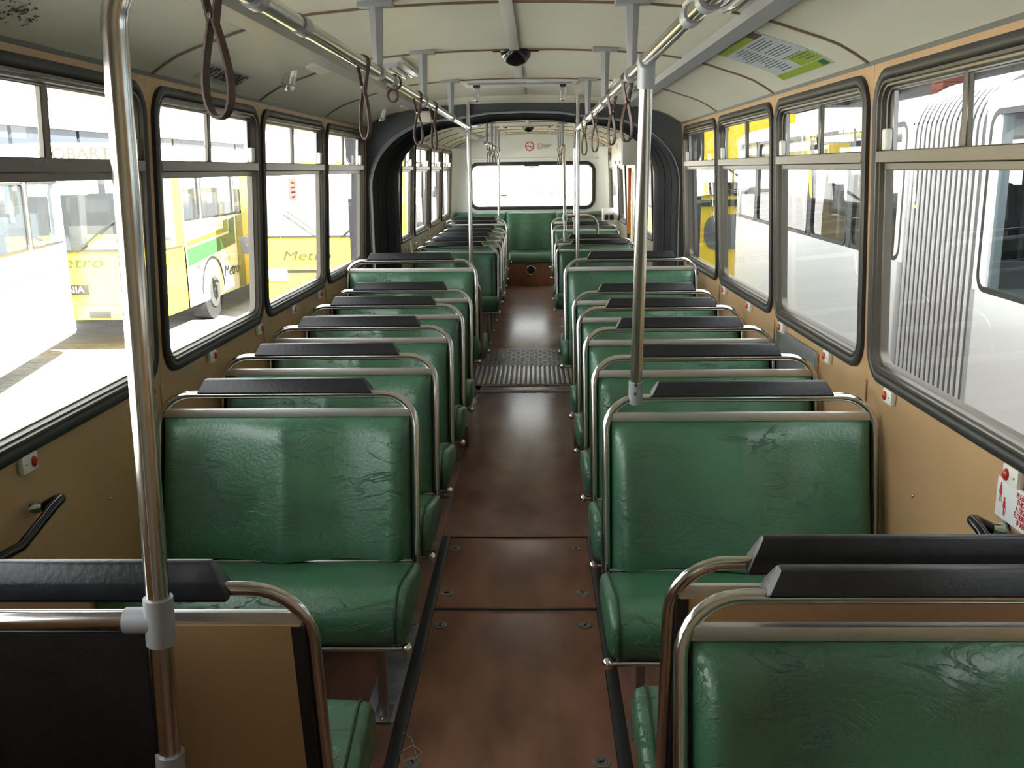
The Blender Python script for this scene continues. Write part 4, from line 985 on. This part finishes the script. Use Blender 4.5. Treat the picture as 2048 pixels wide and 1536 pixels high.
for k in range(NF):
    b = B(); y = 1.06 * (2 * k + 1) / (NF * 2); b.tube([(x, y, z) for x, z in oarch(.012)], .010, 6); hp = obj('bellows_hoop', b, BELLRIB, bel)
    b = B()
    for q in range(26): b.box((-1.242, y + .012, .62 + q * .085), (.006, .008, .012))
    st_ = obj('hoop_studs', b, RUBBER, hp); st_['kind'] = 'stuff'
# yellow bus beyond
Y3 = bus('parked_bus', 'yellow bus with a tall rounded front beyond the white articulated one', (3.62, 14.6, GZ), 0, 2.5, 9, 1.72, 2.5, 3.25, BUSY, GLASS_C, 6, windscreen=(2.1, 2.9), skirt=.35, wheels=(2.3,))
b = B(); b.loops([[(x, -.035, z) for x, z in rrect(-1.0 + d, 1.1 - d, 1.28 + d, 1.80 - d, .2 - d)] for d in (0, .2)], True, False, True); obj('reflection_panel', b, mat('dark_reflection', (.10, .12, .13), .12), Y3)  # dark rounded panel stands in for a reflection on the bus front
b = B(); b.box((.0, -.05, 1.97), (2.5, .03, .1)); obj('grille_band', b, mat('badge_dark', (.008, .008, .008), .5), Y3)
text('lettering', '7', .18, INK, Y3, (-.72, -.02, 2.98), (1, 0, 0), (0, 0, 1))
# depot roof and column on the right
dep = struct(empty('roof', (0, 0, 0)), 'dark steel depot roof beyond the right-hand windows')
for k in range(15):
    y = -19 + k * 4.2
    b = B(); b.box((10.5, y + 2.1, 3.95), (14.5, 3.6, .06)); obj('roof_sheet', b, ROOFS, dep)
    b = B(); b.box((10.5, y + .0, 3.98), (14.5, .6, .03)); obj('roof_light', b, SKYL, dep)
    b = B(); b.box((10.5, y + .45, 3.72), (14.5, .18, .4)); obj('roof_beam', b, ROOFS, dep)
for x in (4.2, 7.2, 10.2):
    b = B(); b.box((x, 12, 3.55), (.22, 62, .35)); obj('roof_beam', b, ROOFS, dep)
colm = struct(empty('pillar', (5.9, 14.0, GZ)), 'red brick column holding up the depot roof')
for k in range(48):
    for q in (-1, 1):
        for p in (-1, 1):
            if k % 2: c, d = (p * .105, q * .21, .05 + k * .1), (.2, .19, .09)
            else: c, d = (q * .21 * .5, p * .155, .05 + k * .1), (.2, .30, .09)
            pass
    b = B()
    if k % 2: ds = [((-.105, 0), (.2, .42)), ((.105, 0), (.2, .42))]
    else: ds = [((0, -.105), (.42, .2)), ((0, .105), (.42, .2))]
    for (cx, cy), (dx, dy) in ds:
        b = B(); b.box((cx, cy, .05 + k * .1), (dx, dy, .092)); obj('brick', b, BRICKC, colm)
# depot building, hills and far yard stacks
bld = tag(empty('depot_building', (-15, 60, GZ)), 'long low white building with a dark window band beyond the left-hand buses', 'building')
b = B(); b.box((-2, 0, 1.65), (4, 150, 3.3)); obj('wall', b, BLDW, bld)
b = B(); b.box((-2, 0, 4.32), (4.3, 151, .8)); obj('roof_fascia', b, BLDW, bld)
for k in range(35):
    b = B(); b.box((-.3, -72 + k * 4.2, 3.61), (.5, 4.0, .6)); obj('window', b, BLDB, bld)
b = B(); b.box((-2.2, 0, 3.61), (3.0, 150, .62)); obj('upper_wall', b, BLDB, bld)
hb = B()
for k in range(170):
    hb.sphere((-50 - random.uniform(0, 14), -10 + k * 1.9 + random.uniform(-1, 1), GZ + 9 + random.uniform(-3, 3) + max(0, k - 60) * .09), random.uniform(2, 4), 8, 6, (1, 1, .7))
o = obj('hillside_trees', hb, TREE); o['kind'] = 'stuff'; o['label'] = 'tree-covered hillside beyond the depot yard'
hb = B(); hb.loops([[(-42, y, GZ) for y in (-40, 340)], [(-50, y, GZ + 7 + max(0, y) * .06) for y in (-40, 340)], [(-80, y, GZ + 12 + max(0, y) * .06) for y in (-40, 340)]], False); struct(obj('hill', hb, TREE))
for k, (x, w, h, m, l) in enumerate(((-9.5, 4.5, 1.0, 0, 'loose rubble heap far off at the left of the rear window'), (-3.6, 4, .8, 1, 'low grey scrap pile far off beyond the rear window'), (1.2, 4, .9, 2, 'low reddish scrap pile in the middle of the rear window view'), (6.2, 3, 1.8, 0, 'stacked tan crates far off beyond the rear window'), (10, 3, 1.9, 0, 'second stack of tan crates, farther right in the rear window'))):
    r = tag(empty('scrap_stack', (x, 92, GZ)), l, 'stack', 'far yard stacks')
    for q in range(7):
        b = B(); b.box((random.uniform(-w / 2, w / 2), random.uniform(-.5, .5), random.uniform(.2, h) * .6), (random.uniform(.5, 1.2), .9, random.uniform(.25, .6) * h), .04, Matrix.Rotation(random.uniform(-.25, .25) if k < 3 else 0, 4, 'Y')); obj('crate', b, JUNK[(m + q) % 3], r)
